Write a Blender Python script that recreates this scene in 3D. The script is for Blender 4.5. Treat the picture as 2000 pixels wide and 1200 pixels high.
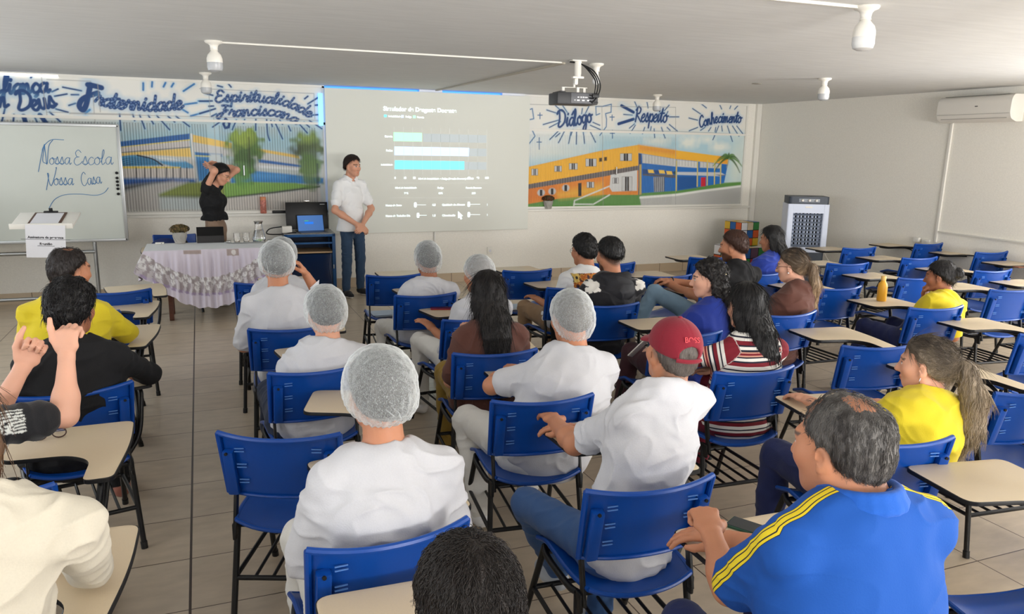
import bpy, bmesh, math, random
import numpy as np
from mathutils import Vector, Matrix
for _o in list(bpy.data.objects): bpy.data.objects.remove(_o)
SC=bpy.context.scene; COL=SC.collection
# ------------------------------------------------------------------ camera
F=1511.66; CH=1.87265
AX=np.array([[.9291155,-.36950143,.0145974],[.06075083,.19145912,.97961867],[.3647653,.90929209,-.20033516]])
cd=bpy.data.cameras.new('camera'); cam=bpy.data.objects.new('camera',cd); COL.objects.link(cam)
cd.sensor_width=36; cd.lens=F/2000*36; cd.clip_start=.05; cd.clip_end=100
r_,u_,f_=AX
cam.matrix_world=Matrix(((r_[0],u_[0],-f_[0],0),(r_[1],u_[1],-f_[1],0),(r_[2],u_[2],-f_[2],CH),(0,0,0,1)))
SC.camera=cam
# ------------------------------------------------------------------ light
SC.view_settings.view_transform='Standard'; SC.view_settings.look='None'; SC.view_settings.gamma=1
SC.view_settings.exposure=0.27
w=bpy.data.worlds.new('sky'); SC.world=w; w.use_nodes=True
w.node_tree.nodes['Background'].inputs[0].default_value=(.75,.85,1,1); w.node_tree.nodes['Background'].inputs[1].default_value=1.2
def area(name,loc,rot,sx,sy,power,col):
    l=bpy.data.lights.new(name,'AREA'); l.shape='RECTANGLE'; l.size=sx; l.size_y=sy; l.energy=power; l.color=col
    o=bpy.data.objects.new(name,l); COL.objects.link(o); o.location=loc; o.rotation_euler=rot; return o
R90=math.pi/2
# daylight through the windows of the rear wall and of the right wall behind the camera
for i,x in enumerate((-.6,2.2,5.0,7.2)):
    area('window_and_fill_daylight',(x,-2.55,1.62),(R90+.1,0,0),1.9,1.25,(12,16,20,20)[i],(1,.98,.955))
area('added_outdoor_fill',(4.6,-5.2,.9),(R90+.22,0,0),8.5,2.0,1500,(1,.98,.955))          # added area light for ground bounce behind the rear windows, evens out the ceiling
for i,y in enumerate((-.9,1.3,3.45)):
    area('window_and_fill_daylight',(8.5,y,1.62),(R90-.04,0,R90),1.7,1.25,(40,50,95)[i],(1,.98,.955))
area('added_outdoor_fill',(11.0,2.6,.9),(R90+.22,0,R90),5.0,2.0,230,(1,.98,.955))         # second added fill light, set well outside the right-hand windows
for i,y in enumerate((-.6,2.2,5.2,7.9)):  # unseen left wall: the two forward lights are added to brighten the front
    area('window_and_fill_daylight',(-3.12,y,1.62),(R90+.08,0,-R90),1.9,1.25,(24,24,18,18)[i],(.95,.98,1))
# ------------------------------------------------------------------ helpers
def lin(c):
    return tuple((v/12.92 if v<=.04045 else ((v+.055)/1.055)**2.4) for v in c[:3])
def rgb(r,g,b): return lin((r/255,g/255,b/255))
def ray(u,v): return (u-1000)/F*AX[0]-(v-600)/F*AX[1]+AX[2]
def atY(u,v,Y):
    d=ray(u,v); t=Y/d[1]; return np.array([0,0,CH])+t*d
def atX(u,v,X):
    d=ray(u,v); t=X/d[0]; return np.array([0,0,CH])+t*d
def atZ(u,v,z):
    d=ray(u,v); t=(z-CH)/d[2]; return np.array([0,0,CH])+t*d
def mat(name,col,rough=.6,metal=0,bump=0,scale=40,var=0,spec=.5,emit=0,attr=None,coat=0,stretch=(1,1,1),alpha=None,trans=0,detail=3,ior=1.45,sheen=0):
    m=bpy.data.materials.new(name); m.use_nodes=True; nt=m.node_tree; N=nt.nodes; L=nt.links
    b=N['Principled BSDF']
    b.inputs['Base Color'].default_value=(*col,1); b.inputs['Roughness'].default_value=rough; b.inputs['Metallic'].default_value=metal
    b.inputs['Specular IOR Level'].default_value=spec; b.inputs['Coat Weight'].default_value=coat; b.inputs['IOR'].default_value=ior
    b.inputs['Transmission Weight'].default_value=trans
    if sheen: b.inputs['Sheen Weight'].default_value=sheen; b.inputs['Sheen Roughness'].default_value=.5
    src=None
    if attr:
        a=N.new('ShaderNodeAttribute'); a.attribute_name=attr; src=a.outputs['Color']; L.new(src,b.inputs['Base Color'])
    if bump or var:
        tc=N.new('ShaderNodeTexCoord'); mp=N.new('ShaderNodeMapping'); mp.inputs['Scale'].default_value=stretch
        L.new(tc.outputs['Object'],mp.inputs[0])
        n=N.new('ShaderNodeTexNoise'); n.inputs['Scale'].default_value=scale; n.inputs['Detail'].default_value=detail; L.new(mp.outputs[0],n.inputs['Vector'])
        if var:
            mx=N.new('ShaderNodeMix'); mx.data_type='RGBA'; mx.blend_type='MULTIPLY'; mx.inputs[0].default_value=1
            cr=N.new('ShaderNodeMapRange'); cr.inputs[1].default_value=.3; cr.inputs[2].default_value=.7; cr.inputs[3].default_value=1-var; cr.inputs[4].default_value=1+var*.3
            L.new(n.outputs['Fac'],cr.inputs[0])
            cb=N.new('ShaderNodeCombineColor')
            for i in range(3): L.new(cr.outputs[0],cb.inputs[i])
            if src: L.new(src,mx.inputs[6])
            else: mx.inputs[6].default_value=(*col,1)
            L.new(cb.outputs[0],mx.inputs[7]); L.new(mx.outputs[2],b.inputs['Base Color'])
        if bump:
            bp=N.new('ShaderNodeBump'); bp.inputs['Strength'].default_value=bump; bp.inputs['Distance'].default_value=.01
            L.new(n.outputs['Fac'],bp.inputs['Height']); L.new(bp.outputs[0],b.inputs['Normal'])
    if emit:
        b.inputs['Emission Strength'].default_value=emit; b.inputs['Emission Color'].default_value=(*col,1)
        if src: L.new(src,b.inputs['Emission Color'])
    if alpha is not None: b.inputs['Alpha'].default_value=alpha
    return m
def link(name,me,parent=None,loc=None):
    o=bpy.data.objects.new(name,me); COL.objects.link(o)
    if parent is not None: o.parent=parent
    if loc is not None: o.location=loc
    return o
def tag(o,label=None,cat=None,group=None,kind=None):
    if label: o['label']=label
    if cat: o['category']=cat
    if group: o['group']=group
    if kind: o['kind']=kind
    return o
def empty(name,loc=(0,0,0),rz=0):
    o=bpy.data.objects.new(name,None); COL.objects.link(o); o.location=loc; o.rotation_euler=(0,0,rz); o.empty_display_size=.1; return o
class MB:
    """collects shapes and builds ONE mesh"""
    def __init__(s): s.v=[]; s.f=[]; s.m=[]; s.n=0
    def add(s,V,Fc,mi=0):
        V=np.asarray(V,float); s.v.append(V); s.f+= [tuple(int(i)+s.n for i in q) for q in Fc]; s.m+=[mi]*len(Fc); s.n+=len(V); return s
    def box(s,c,d,rot=None,mi=0,bev=0):
        x,y,z=np.array(d)/2
        if bev>0:
            b=min(bev,.49*min(d)); V=[];
            bm=bmesh.new(); bmesh.ops.create_cube(bm,size=1)
            for v in bm.verts: v.co=Vector((v.co.x*d[0],v.co.y*d[1],v.co.z*d[2]))
            bmesh.ops.bevel(bm,geom=list(bm.edges),offset=b,segments=2,affect='EDGES',profile=.6)
            bm.verts.index_update(); V=np.array([v.co[:] for v in bm.verts]); Fc=[[v.index for v in f.verts] for f in bm.faces]; bm.free()
        else:
            V=np.array([[a,b_,c_] for a in(-x,x) for b_ in(-y,y) for c_ in(-z,z)])
            Fc=[(0,1,3,2),(4,6,7,5),(0,4,5,1),(2,3,7,6),(0,2,6,4),(1,5,7,3)]
        if rot is not None: V=V@np.array(rot).T
        return s.add(V+np.array(c),Fc,mi)
    def tube(s,P,r,seg=10,mi=0,cap=True,closed=False):
        P=[np.array(p,float) for p in P]; n=len(P); rr=r if hasattr(r,'__len__') else [r]*n
        T=[]
        for i in range(n):
            a=P[i-1] if (i>0 or closed) else P[i]; b=P[(i+1)%n] if (i<n-1 or closed) else P[i]
            t=b-a; T.append(t/(np.linalg.norm(t)+1e-12))
        up=np.array([0,0,1.]) if abs(T[0][2])<.9 else np.array([1.,0,0])
        x=np.cross(up,T[0]); x/=np.linalg.norm(x); V=[]
        for i in range(n):
            x=x-T[i]*(x@T[i]); x/=np.linalg.norm(x)+1e-12; y=np.cross(T[i],x)
            for k in range(seg):
                a=2*math.pi*k/seg; V.append(P[i]+rr[i]*(math.cos(a)*x+math.sin(a)*y))
        Fc=[]
        for i in range(n if closed else n-1):
            j=(i+1)%n
            for k in range(seg):
                l=(k+1)%seg; Fc.append((i*seg+k,i*seg+l,j*seg+l,j*seg+k))
        if cap and not closed: Fc.append(tuple(range(seg-1,-1,-1))); Fc.append(tuple((n-1)*seg+k for k in range(seg)))
        return s.add(V,Fc,mi)
    def lathe(s,prof,c=(0,0,0),seg=24,mi=0,axis='z'):
        V=[];n=len(prof)
        for r,z in prof:
            for k in range(seg):
                a=2*math.pi*k/seg; V.append((r*math.cos(a),r*math.sin(a),z))
        V=np.array(V)
        if axis=='y': V=V[:,[0,2,1]]*[1,1,1]
        if axis=='x': V=V[:,[2,1,0]]
        Fc=[(i*seg+k,i*seg+(k+1)%seg,(i+1)*seg+(k+1)%seg,(i+1)*seg+k) for i in range(n-1) for k in range(seg)]
        if axis=='y': Fc=[q[::-1] for q in Fc]
        return s.add(V+np.array(c),Fc,mi)
    def prism(s,poly,z0,z1,mi=0,mside=None,M=None):
        n=len(poly); V=np.array([(x,y,z0) for x,y in poly]+[(x,y,z1) for x,y in poly],float)
        if M is not None: V=V@np.array(M).T
        s.add(V,[tuple(range(n-1,-1,-1)),tuple(range(n,2*n))],mi); base=s.n-2*n
        for i in range(n):
            j=(i+1)%n; s.f.append((base+i,base+j,base+n+j,base+n+i)); s.m.append(mi if mside is None else mside)
        return s
    def mesh(s,name,mats,smooth=True,angle=40):
        me=bpy.data.meshes.new(name); V=np.concatenate(s.v) if s.v else np.zeros((0,3))
        me.from_pydata(V.tolist(),[],s.f); 
        for m in (mats if isinstance(mats,(list,tuple)) else [mats]): me.materials.append(m)
        me.polygons.foreach_set('material_index',s.m)
        if smooth: me.polygons.foreach_set('use_smooth',[True]*len(s.f)); me.set_sharp_from_angle(angle=math.radians(angle))
        me.update(); return me
    def build(s,name,mats,parent=None,loc=None,smooth=True,angle=40): return link(name,s.mesh(name,mats,smooth,angle),parent,loc)
def rotz(a): c,s=math.cos(a),math.sin(a); return np.array([[c,-s,0],[s,c,0],[0,0,1]])
def rotx(a): c,s=math.cos(a),math.sin(a); return np.array([[1,0,0],[0,c,-s],[0,s,c]])
def roty(a): c,s=math.cos(a),math.sin(a); return np.array([[c,0,s],[0,1,0],[-s,0,c]])
def smoothpts(P,n=6,closed=False):
    P=[np.array(p,float) for p in P]; 
    if len(P)<3: return P
    o=[]; m=len(P)
    for i in range(m if closed else m-1):
        p1,p2=P[i],P[(i+1)%m]
        p0=P[i-1] if (i>0 or closed) else 2*p1-p2
        p3=P[(i+2)%m] if (i+2<m or closed) else 2*p2-p1
        for k in range(n):
            t=k/n; o.append(.5*((2*p1)+(p2-p0)*t+(2*p0-5*p1+4*p2-p3)*t*t+(3*p1-p0-3*p2+p3)*t**3))
    if not closed: o.append(P[-1])
    return o
def rounded(poly,rads,seg=6):
    o=[]; n=len(poly)
    for i in range(n):
        p=np.array(poly[i],float); a=np.array(poly[i-1],float)-p; b=np.array(poly[(i+1)%n],float)-p; r=rads[i] if hasattr(rads,'__len__') else rads
        la,lb=np.linalg.norm(a),np.linalg.norm(b); r=min(r,.49*la,.49*lb); s=p+a/la*r; e=p+b/lb*r
        for k in range(seg+1):
            t=k/seg; o.append((1-t)**2*s+2*t*(1-t)*p+t*t*e)
    return o
def vnoise(P,seed=0):
    P=np.asarray(P,float); i=np.floor(P).astype(np.int64); f=P-i; f=f*f*(3-2*f); out=0
    for dx in(0,1):
        for dy in(0,1):
            for dz in(0,1):
                h=(i[:,0]+dx)*374761393+(i[:,1]+dy)*668265263+(i[:,2]+dz)*2147483647+seed*974711
                h=(h^(h>>13))*1274126177; h=(h^(h>>16))&0xffff
                w_=(f[:,0] if dx else 1-f[:,0])*(f[:,1] if dy else 1-f[:,1])*(f[:,2] if dz else 1-f[:,2])
                out=out+w_*(h/32767.5-1)
    return out
# ------------------------------------------------------------------ materials shared
M_wall=mat('wall_paint',rgb(244,240,230),.75,bump=.05,scale=60,var=.05)
M_ceil=mat('ceiling_paint',rgb(222,222,220),.8,bump=.08,scale=3,var=.06,stretch=(1,6,1))
M_white=mat('white_enamel',rgb(232,229,220),.4)
M_alu=mat('aluminium',rgb(170,172,172),.35,.85)
M_black=mat('black_plastic',rgb(22,22,24),.45)
M_blackmetal=mat('black_painted_steel',rgb(20,20,21),.38,.1,bump=.03,scale=300)
M_blue=mat('blue_plastic',rgb(4,66,150),.33,bump=.02,scale=150,var=.04)
M_lam=mat('cream_laminate',rgb(222,203,172),.38,bump=.01,scale=300,var=.03)
M_dark=mat('dark_gap',rgb(12,12,14),.8)
M_steel=mat('polished_steel',rgb(200,200,198),.15,1)
M_glass=mat('clear_glass',(1,1,1),.02,trans=1,ior=1.45)
M_paper=mat('white_paper',rgb(222,222,226),.8)
M_wood=mat('dark_wood',rgb(88,48,32),.4,bump=.1,scale=8,var=.25,stretch=(1,1,10))
# ------------------------------------------------------------------ room shell
WY=10.42; HC=2.63; XL=-3.1; XR=8.42; YB=-2.5
def struct(o,label=None):
    o['kind']='structure'; return o
T=.43
mf=bpy.data.materials.new('floor_tiles'); mf.use_nodes=True; nt=mf.node_tree; N=nt.nodes; L=nt.links; b=N['Principled BSDF']
tc=N.new('ShaderNodeTexCoord'); mp=N.new('ShaderNodeMapping'); mp.inputs['Location'].default_value=(.1441+T*20,-7.8677+T*40,0); L.new(tc.outputs['Object'],mp.inputs[0])
br=N.new('ShaderNodeTexBrick'); br.offset=0; br.squash=1; br.inputs['Scale'].default_value=1; br.inputs['Brick Width'].default_value=T; br.inputs['Row Height'].default_value=T
br.inputs['Mortar Size'].default_value=.0032; br.inputs['Mortar Smooth'].default_value=.2; br.inputs['Bias'].default_value=0
br.inputs['Color1'].default_value=(*rgb(196,180,158),1); br.inputs['Color2'].default_value=(*rgb(190,173,150),1); br.inputs['Mortar'].default_value=(*rgb(84,66,54),1)
L.new(mp.outputs[0],br.inputs['Vector'])
n1=N.new('ShaderNodeTexNoise'); n1.inputs['Scale'].default_value=7; n1.inputs['Detail'].default_value=5; mp2=N.new('ShaderNodeMapping'); mp2.inputs['Scale'].default_value=(1,2.4,1); L.new(tc.outputs['Object'],mp2.inputs[0]); L.new(mp2.outputs[0],n1.inputs['Vector'])
mr=N.new('ShaderNodeMapRange'); mr.inputs[1].default_value=.3; mr.inputs[2].default_value=.7; mr.inputs[3].default_value=.87; mr.inputs[4].default_value=1.06; L.new(n1.outputs['Fac'],mr.inputs[0])
cb=N.new('ShaderNodeCombineColor'); [L.new(mr.outputs[0],cb.inputs[i]) for i in range(3)]
mx=N.new('ShaderNodeMix'); mx.data_type='RGBA'; mx.blend_type='MULTIPLY'; mx.inputs[0].default_value=1; L.new(br.outputs['Color'],mx.inputs[6]); L.new(cb.outputs[0],mx.inputs[7])
# wide dark joint along the aisle
sx=N.new('ShaderNodeSeparateXYZ'); L.new(tc.outputs['Object'],sx.inputs[0])
ad=N.new('ShaderNodeMath'); ad.operation='ADD'; ad.inputs[1].default_value=.1441; L.new(sx.outputs[0],ad.inputs[0])
ab=N.new('ShaderNodeMath'); ab.operation='ABSOLUTE'; L.new(ad.outputs[0],ab.inputs[0])
lt=N.new('ShaderNodeMath'); lt.operation='LESS_THAN'; lt.inputs[1].default_value=.0055; L.new(ab.outputs[0],lt.inputs[0])
m2=N.new('ShaderNodeMix'); m2.data_type='RGBA'; L.new(lt.outputs[0],m2.inputs[0]); L.new(mx.outputs[2],m2.inputs[6]); m2.inputs[7].default_value=(*rgb(58,42,34),1)
L.new(m2.outputs[2],b.inputs['Base Color']); b.inputs['Roughness'].default_value=.3
bp=N.new('ShaderNodeBump'); bp.inputs['Strength'].default_value=.25; bp.inputs['Distance'].default_value=.004; bp.invert=True; L.new(br.outputs['Fac'],bp.inputs['Height']); L.new(bp.outputs[0],b.inputs['Normal'])
struct(MB().box(((XL+XR)/2,(WY+YB)/2,-.05),(XR-XL+.4,WY-YB+.4,.1)).build('floor',mf,smooth=False))
struct(MB().box(((XL+XR)/2,(WY+YB)/2,HC+.05),(XR-XL+.4,WY-YB+.4,.1)).build('ceiling',M_ceil,smooth=False))
# front wall: solid below the sill, piers and a recess that holds the painted windows
SZ=1.0; m=MB()
m.box(((XL+XR)/2,WY+.1,SZ/2),(XR-XL+.2,.2,SZ)); m.box((8.29,WY+.1,(HC+SZ)/2),(.28,.2,HC-SZ)); m.box((-2.75,WY+.1,(HC+SZ)/2),(.7,.2,HC-SZ))
m.box(((XL+XR)/2,WY+.28,HC/2),(XR-XL+.2,.1,HC))
struct(m.build('wall_front',M_wall,smooth=False))
struct(MB().box((3.0,WY+.03,SZ+.0),(10.7,.14,.035),bev=.008).build('trim_1',M_white))     # window ledge
m=MB(); m.box((XR+.1,7.5,HC/2),(.2,6.2,HC)); m.box((XR+.1,.9,.45),(.2,7.0,.9)); m.box((XR+.1,.9,2.45),(.2,7.0,.36))
for y in (-2.2,.2,2.4): m.box((XR+.1,y,1.58),(.2,.5,1.38))
struct(m.build('wall_right',M_wall,smooth=False))
m=MB(); m.box((XL-.1,9.8,HC/2),(.2,1.6,HC)); m.box((XL-.1,3.2,.45),(.2,11.6,.9)); m.box((XL-.1,3.2,2.45),(.2,11.6,.36))
for y in (-2.1,.8,3.7,6.55): m.box((XL-.1,y,1.585),(.2,.8,1.37))  # forward openings added for the extra lights on this side
struct(m.build('wall_left',M_wall,smooth=False))
m=MB(); m.box(((XL+XR)/2,YB-.1,.45),(XR-XL+.2,.2,.9)); m.box(((XL+XR)/2,YB-.1,2.45),(XR-XL+.2,.2,.36))
for x in (-2.4,.8,3.6,6.1,8.3): m.box((x,YB-.1,1.6),(.8 if x!=8.3 else .3,.2,1.5))
struct(m.build('wall_back',M_wall,smooth=False))
struct(MB().box((8.37,WY-.02,HC/2),(.09,.06,HC)).build('trim_2',M_white,smooth=False))    # corner pilaster
# tiled skirting
mb_=bpy.data.materials.new('skirting_tiles'); mb_.use_nodes=True; N=mb_.node_tree.nodes; L=mb_.node_tree.links; b=N['Principled BSDF']
tc=N.new('ShaderNodeTexCoord'); br=N.new('ShaderNodeTexBrick'); br.offset=0; br.inputs['Scale'].default_value=1; br.inputs['Brick Width'].default_value=.43; br.inputs['Row Height'].default_value=.6; br.inputs['Mortar Size'].default_value=.004
br.inputs['Color1'].default_value=(*rgb(205,186,160),1); br.inputs['Color2'].default_value=(*rgb(198,178,150),1); br.inputs['Mortar'].default_value=(*rgb(110,92,76),1)
mp=N.new('ShaderNodeMapping'); mp.inputs['Rotation'].default_value=(-R90,0,0); mp.inputs['Location'].default_value=(.2,0.3,0.01); L.new(tc.outputs['Object'],mp.inputs[0]); L.new(mp.outputs[0],br.inputs['Vector']); L.new(br.outputs['Color'],b.inputs['Base Color']); b.inputs['Roughness'].default_value=.3
struct(MB().box(((XL+XR)/2,WY-.008,.065),(XR-XL,.016,.13)).build('baseboard_front',mb_,smooth=False))
# pillar at the right edge of the photograph
struct(MB().box((3.62,1.92,HC/2),(.3,.3,HC)).build('trim_3',M_wall,smooth=False))
# ------------------------------------------------------------------ painted canvas: a grid mesh whose vertices carry the paint colour
class Canvas:
    def __init__(s,x0,x1,z0,z1,res,base):
        s.x0,s.z0,s.res=x0,z0,res; s.nx=int((x1-x0)/res)+1; s.nz=int((z1-z0)/res)+1
        s.X=x0+np.arange(s.nx)*res; s.Z=z0+np.arange(s.nz)*res
        s.C=np.ones((s.nz,s.nx,3))*np.array(base)
        s.rng=np.random.default_rng(5)
    def win(s,P,m):
        P=np.array(P); a=max(0,int((P[:,0].min()-m-s.x0)/s.res)); b=min(s.nx,int((P[:,0].max()+m-s.x0)/s.res)+2); c=max(0,int((P[:,1].min()-m-s.z0)/s.res)); d=min(s.nz,int((P[:,1].max()+m-s.z0)/s.res)+2)
        if a>=b or c>=d: return None
        gx,gz=np.meshgrid(s.X[a:b],s.Z[c:d]); return (slice(c,d),slice(a,b)),gx,gz
    def mixin(s,sl,al,col): s.C[sl]=s.C[sl]*(1-al[...,None])+np.array(col)*al[...,None]
    def segd(s,gx,gz,a,b):
        ab=b-a; t=np.clip(((gx-a[0])*ab[0]+(gz-a[1])*ab[1])/(ab@ab+1e-12),0,1); return np.hypot(gx-a[0]-t*ab[0],gz-a[1]-t*ab[1]),t
    def poly(s,P,col,soft=.006,al=1):
        P=np.array(P,float); W_=s.win(P,soft*2)
        if W_ is None: return
        sl,gx,gz=W_; ins=np.zeros(gx.shape,bool); d=np.full(gx.shape,9.)
        for i in range(len(P)):
            a,b=P[i-1],P[i]; c=((a[1]>gz)!=(b[1]>gz)); 
            with np.errstate(all='ignore'): ins^=c&(gx<(b[0]-a[0])*(gz-a[1])/(b[1]-a[1]+1e-15)+a[0])
            d=np.minimum(d,s.segd(gx,gz,a,b)[0])
        sd=np.where(ins,d,-d); s.mixin(sl,np.clip(.5+sd/(2*soft),0,1)*al,col)
    def line(s,P,wd,col,soft=.004,al=1,taper=False):
        P=[np.array(p,float) for p in P]; W_=s.win(P,wd+soft*2)
        if W_ is None: return
        sl,gx,gz=W_; A=np.zeros(gx.shape); n=len(P)-1
        for i in range(n):
            d,t=s.segd(gx,gz,P[i],P[i+1]); r=wd/2*(1-(.75*(i+t)/n if taper else 0)); A=np.maximum(A,np.clip(.5+(r-d)/(2*soft),0,1))
        s.mixin(sl,A*al,col)
    def ell(s,c,rx,rz,col,soft=.02,al=1,noise=0):
        W_=s.win([(c[0]-rx,c[1]-rz),(c[0]+rx,c[1]+rz)],soft)
        if W_ is None: return
        sl,gx,gz=W_; d=np.hypot((gx-c[0])/rx,(gz-c[1])/rz)
        if noise: d=d+noise*vnoise(np.stack([gx.ravel()*18,gz.ravel()*18,gx.ravel()*0],1)).reshape(gx.shape)
        s.mixin(sl,np.clip(.5+(1-d)*min(rx,rz)/(2*soft),0,1)*al,col)
    def mesh(s,name,Y,depth=None):
        gx,gz=np.meshgrid(s.X,s.Z); dy=np.zeros(gx.shape) if depth is None else depth(gx,gz)
        V=np.stack([gx,Y-dy,gz],-1).reshape(-1,3); ii=np.arange(s.nz*s.nx).reshape(s.nz,s.nx)
        Fq=np.stack([ii[:-1,:-1],ii[:-1,1:],ii[1:,1:],ii[1:,:-1]],-1).reshape(-1,4)
        me=npmesh(name,V,Fq); ca=me.color_attributes.new('paint','FLOAT_COLOR','POINT')
        ca.data.foreach_set('color',np.concatenate([np.clip(s.C,0,1).reshape(-1,3),np.ones((len(V),1))],1).astype(np.float32).ravel()); return me
def npmesh(name,V,Fq,smooth=True):
    me=bpy.data.meshes.new(name); n=len(Fq); k=Fq.shape[1] if n else 4
    me.vertices.add(len(V)); me.vertices.foreach_set('co',np.asarray(V,np.float32).ravel())
    me.loops.add(n*k); me.loops.foreach_set('vertex_index',np.asarray(Fq,np.int32).ravel())
    me.polygons.add(n); me.polygons.foreach_set('loop_start',np.arange(0,n*k,k,dtype=np.int32)); 
    if smooth: me.polygons.foreach_set('use_smooth',np.ones(n,bool))
    me.update(calc_edges=True); me.validate(); return me
M_paint=mat('mural_paint',(1,1,1),.5,attr='paint')
# single-stroke lettering (x-height 1, baseline 0)
GL={'a':(.95,[[(.8,.85),(.45,1),(.08,.6),(.2,.08),(.5,.12),(.78,.8),(.8,.95),(.75,.3),(.85,0),(1.05,.25)]]),
'c':(.75,[[(.7,.8),(.4,1),(.05,.55),(.2,.03),(.55,.05),(.8,.3)]]),
'ç':(.75,[[(.7,.8),(.4,1),(.05,.55),(.2,.03),(.55,.05),(.8,.3)],[(.4,0),(.5,-.2),(.3,-.4)]]),
'd':(1.0,[[(.75,.8),(.4,1),(.05,.55),(.2,.02),(.5,.15),(.8,.9),(.95,1.9),(.85,1.2),(.75,.3),(.88,0),(1.08,.25)]]),
'e':(.75,[[(.05,.4),(.5,.6),(.6,.9),(.38,1),(.08,.6),(.15,.1),(.45,0),(.8,.35)]]),
'f':(.6,[[(.1,.1),(.5,1.2),(.6,1.8),(.4,1.9),(.25,1.2),(.2,0),(.1,-.8),(-.05,-.5),(.3,.2),(.65,.4)]]),
'g':(.9,[[(.75,.85),(.4,1),(.05,.6),(.2,.1),(.55,.25),(.8,.95),(.7,-.1),(.45,-.85),(.1,-.7),(.4,-.2),(1,.3)]]),
'h':(.95,[[(.05,.2),(.4,1.5),(.35,1.95),(.2,1.6),(.1,0),(.3,.8),(.6,1),(.65,.5),(.7,.05),(.95,.25)]]),
'i':(.5,[[(.02,.4),(.2,1),(.15,.3),(.25,0),(.5,.3)],[(.25,1.4),(.28,1.5)]]),
'l':(.55,[[(.0,.3),(.4,1.4),(.38,1.95),(.2,1.5),(.12,.3),(.25,0),(.55,.3)]]),
'm':(1.35,[[(.0,.6),(.12,1),(.1,0),(.25,.75),(.42,1),(.48,.6),(.5,0),(.65,.75),(.85,1),(.92,.6),(.98,.05),(1.3,.3)]]),
'n':(.95,[[(.0,.6),(.12,1),(.1,0),(.28,.75),(.5,1),(.58,.6),(.62,.05),(.95,.3)]]),
'o':(.85,[[(.5,1),(.1,.7),(.1,.2),(.4,0),(.7,.3),(.65,.85),(.45,1),(.6,.75),(.95,.85)]]),
'p':(.85,[[(.0,.5),(.2,1),(.15,0),(.08,-.8),(.2,.5),(.5,1),(.75,.6),(.55,.1),(.25,.1),(.6,.0),(.85,.25)]]),
'r':(.7,[[(.0,.3),(.25,1.1),(.35,.85),(.6,.85),(.5,.3),(.6,0),(.8,.25)]]),
's':(.7,[[(.0,.15),(.35,1.1),(.45,.7),(.6,.25),(.35,-.02),(.1,.15),(.5,.1),(.75,.25)]]),
't':(.6,[[(.0,.4),(.35,1.8),(.22,.5),(.3,.02),(.6,.3)],[(-.05,1.15),(.7,1.2)]]),
'u':(.9,[[(.0,.6),(.15,1),(.1,.3),(.3,0),(.55,.3),(.68,1),(.62,.3),(.75,0),(.95,.3)]]),
'á':(.95,[[(.8,.85),(.45,1),(.08,.6),(.2,.08),(.5,.12),(.78,.8),(.8,.95),(.75,.3),(.85,0),(1.05,.25)],[(.45,1.35),(.7,1.75)]]),
'C':(1.15,[[(1.05,1.6),(.75,1.95),(.3,1.5),(.1,.8),(.3,.1),(.7,0),(1.1,.4)]]),
'D':(1.5,[[(.25,1.8),(.35,.9),(.2,.05),(.6,-.05),(1.2,.5),(1.25,1.4),(.7,1.95),(.1,1.85),(-.1,1.5)]]),
'E':(1.1,[[(.95,1.6),(.6,1.95),(.25,1.6),(.4,1.1),(.7,1.05),(.25,.95),(.05,.4),(.35,-.02),(.8,.15),(1.1,.5)]]),
'F':(1.2,[[(.3,1.75),(.7,1.8),(1.3,1.7)],[(.75,1.75),(.6,.8),(.4,.1),(.1,-.5),(-.15,-.2),(.1,.3),(.8,.75)],[(.55,1.05),(1.0,1.0)]]),
'N':(1.4,[[(.0,-.2),(.2,1.0),(.35,1.95),(.55,1.0),(.8,.1),(.95,1.1),(1.1,1.9),(1.4,2.05)]]),
'R':(1.2,[[(.3,1.7),(.25,.8),(.15,0)],[(.1,1.5),(.5,1.95),(.95,1.65),(.8,1.15),(.35,.95),(.7,.5),(1.15,.0)]]),
' ':(.7,[])}
def script(text,base,h,slant=.12,track=1.0):
    """lettering strokes along a baseline polyline; returns lists of 2-D points"""
    B=[np.array(p,float) for p in base]; seg=[np.linalg.norm(B[i+1]-B[i]) for i in range(len(B)-1)]; tot=sum(seg)
    adv=sum(GL[c][0]*track for c in text); sc=tot/adv; out=[]
    def pos(s_):
        for i,l in enumerate(seg):
            if s_<=l or i==len(seg)-1:
                t=(B[i+1]-B[i])/l; return B[i]+t*s_,t
            s_-=l
    x=0
    for c in text:
        wd,st=GL[c]
        for q in st:
            P=[]
            for px,py in smoothpts(q,5):
                p,t=pos((x+px+slant*py)*sc); nn=np.array([-t[1],t[0]]); P.append(p+nn*py*h)
            out.append(P)
        x+=wd*track
    return out
def text_mesh(name,body,size,M,material,parent=None,align='LEFT',bold=0):
    cu=bpy.data.curves.new(name,'FONT'); cu.body=body; cu.size=size; cu.align_x=align; cu.offset=bold; cu.extrude=.0004
    o=bpy.data.objects.new(name,cu); COL.objects.link(o); bpy.context.view_layer.update()
    me=bpy.data.meshes.new_from_object(o); bpy.data.objects.remove(o); bpy.data.curves.remove(cu)
    me.transform(Matrix(M)); me.materials.clear(); me.materials.append(material); me.name=name; return link(name,me,parent)
def facing_cam(x,y,z): return ((1,0,0,x),(0,0,-1,y),(0,1,0,z),(0,0,0,1))     # text on a wall that looks towards -Y
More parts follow.
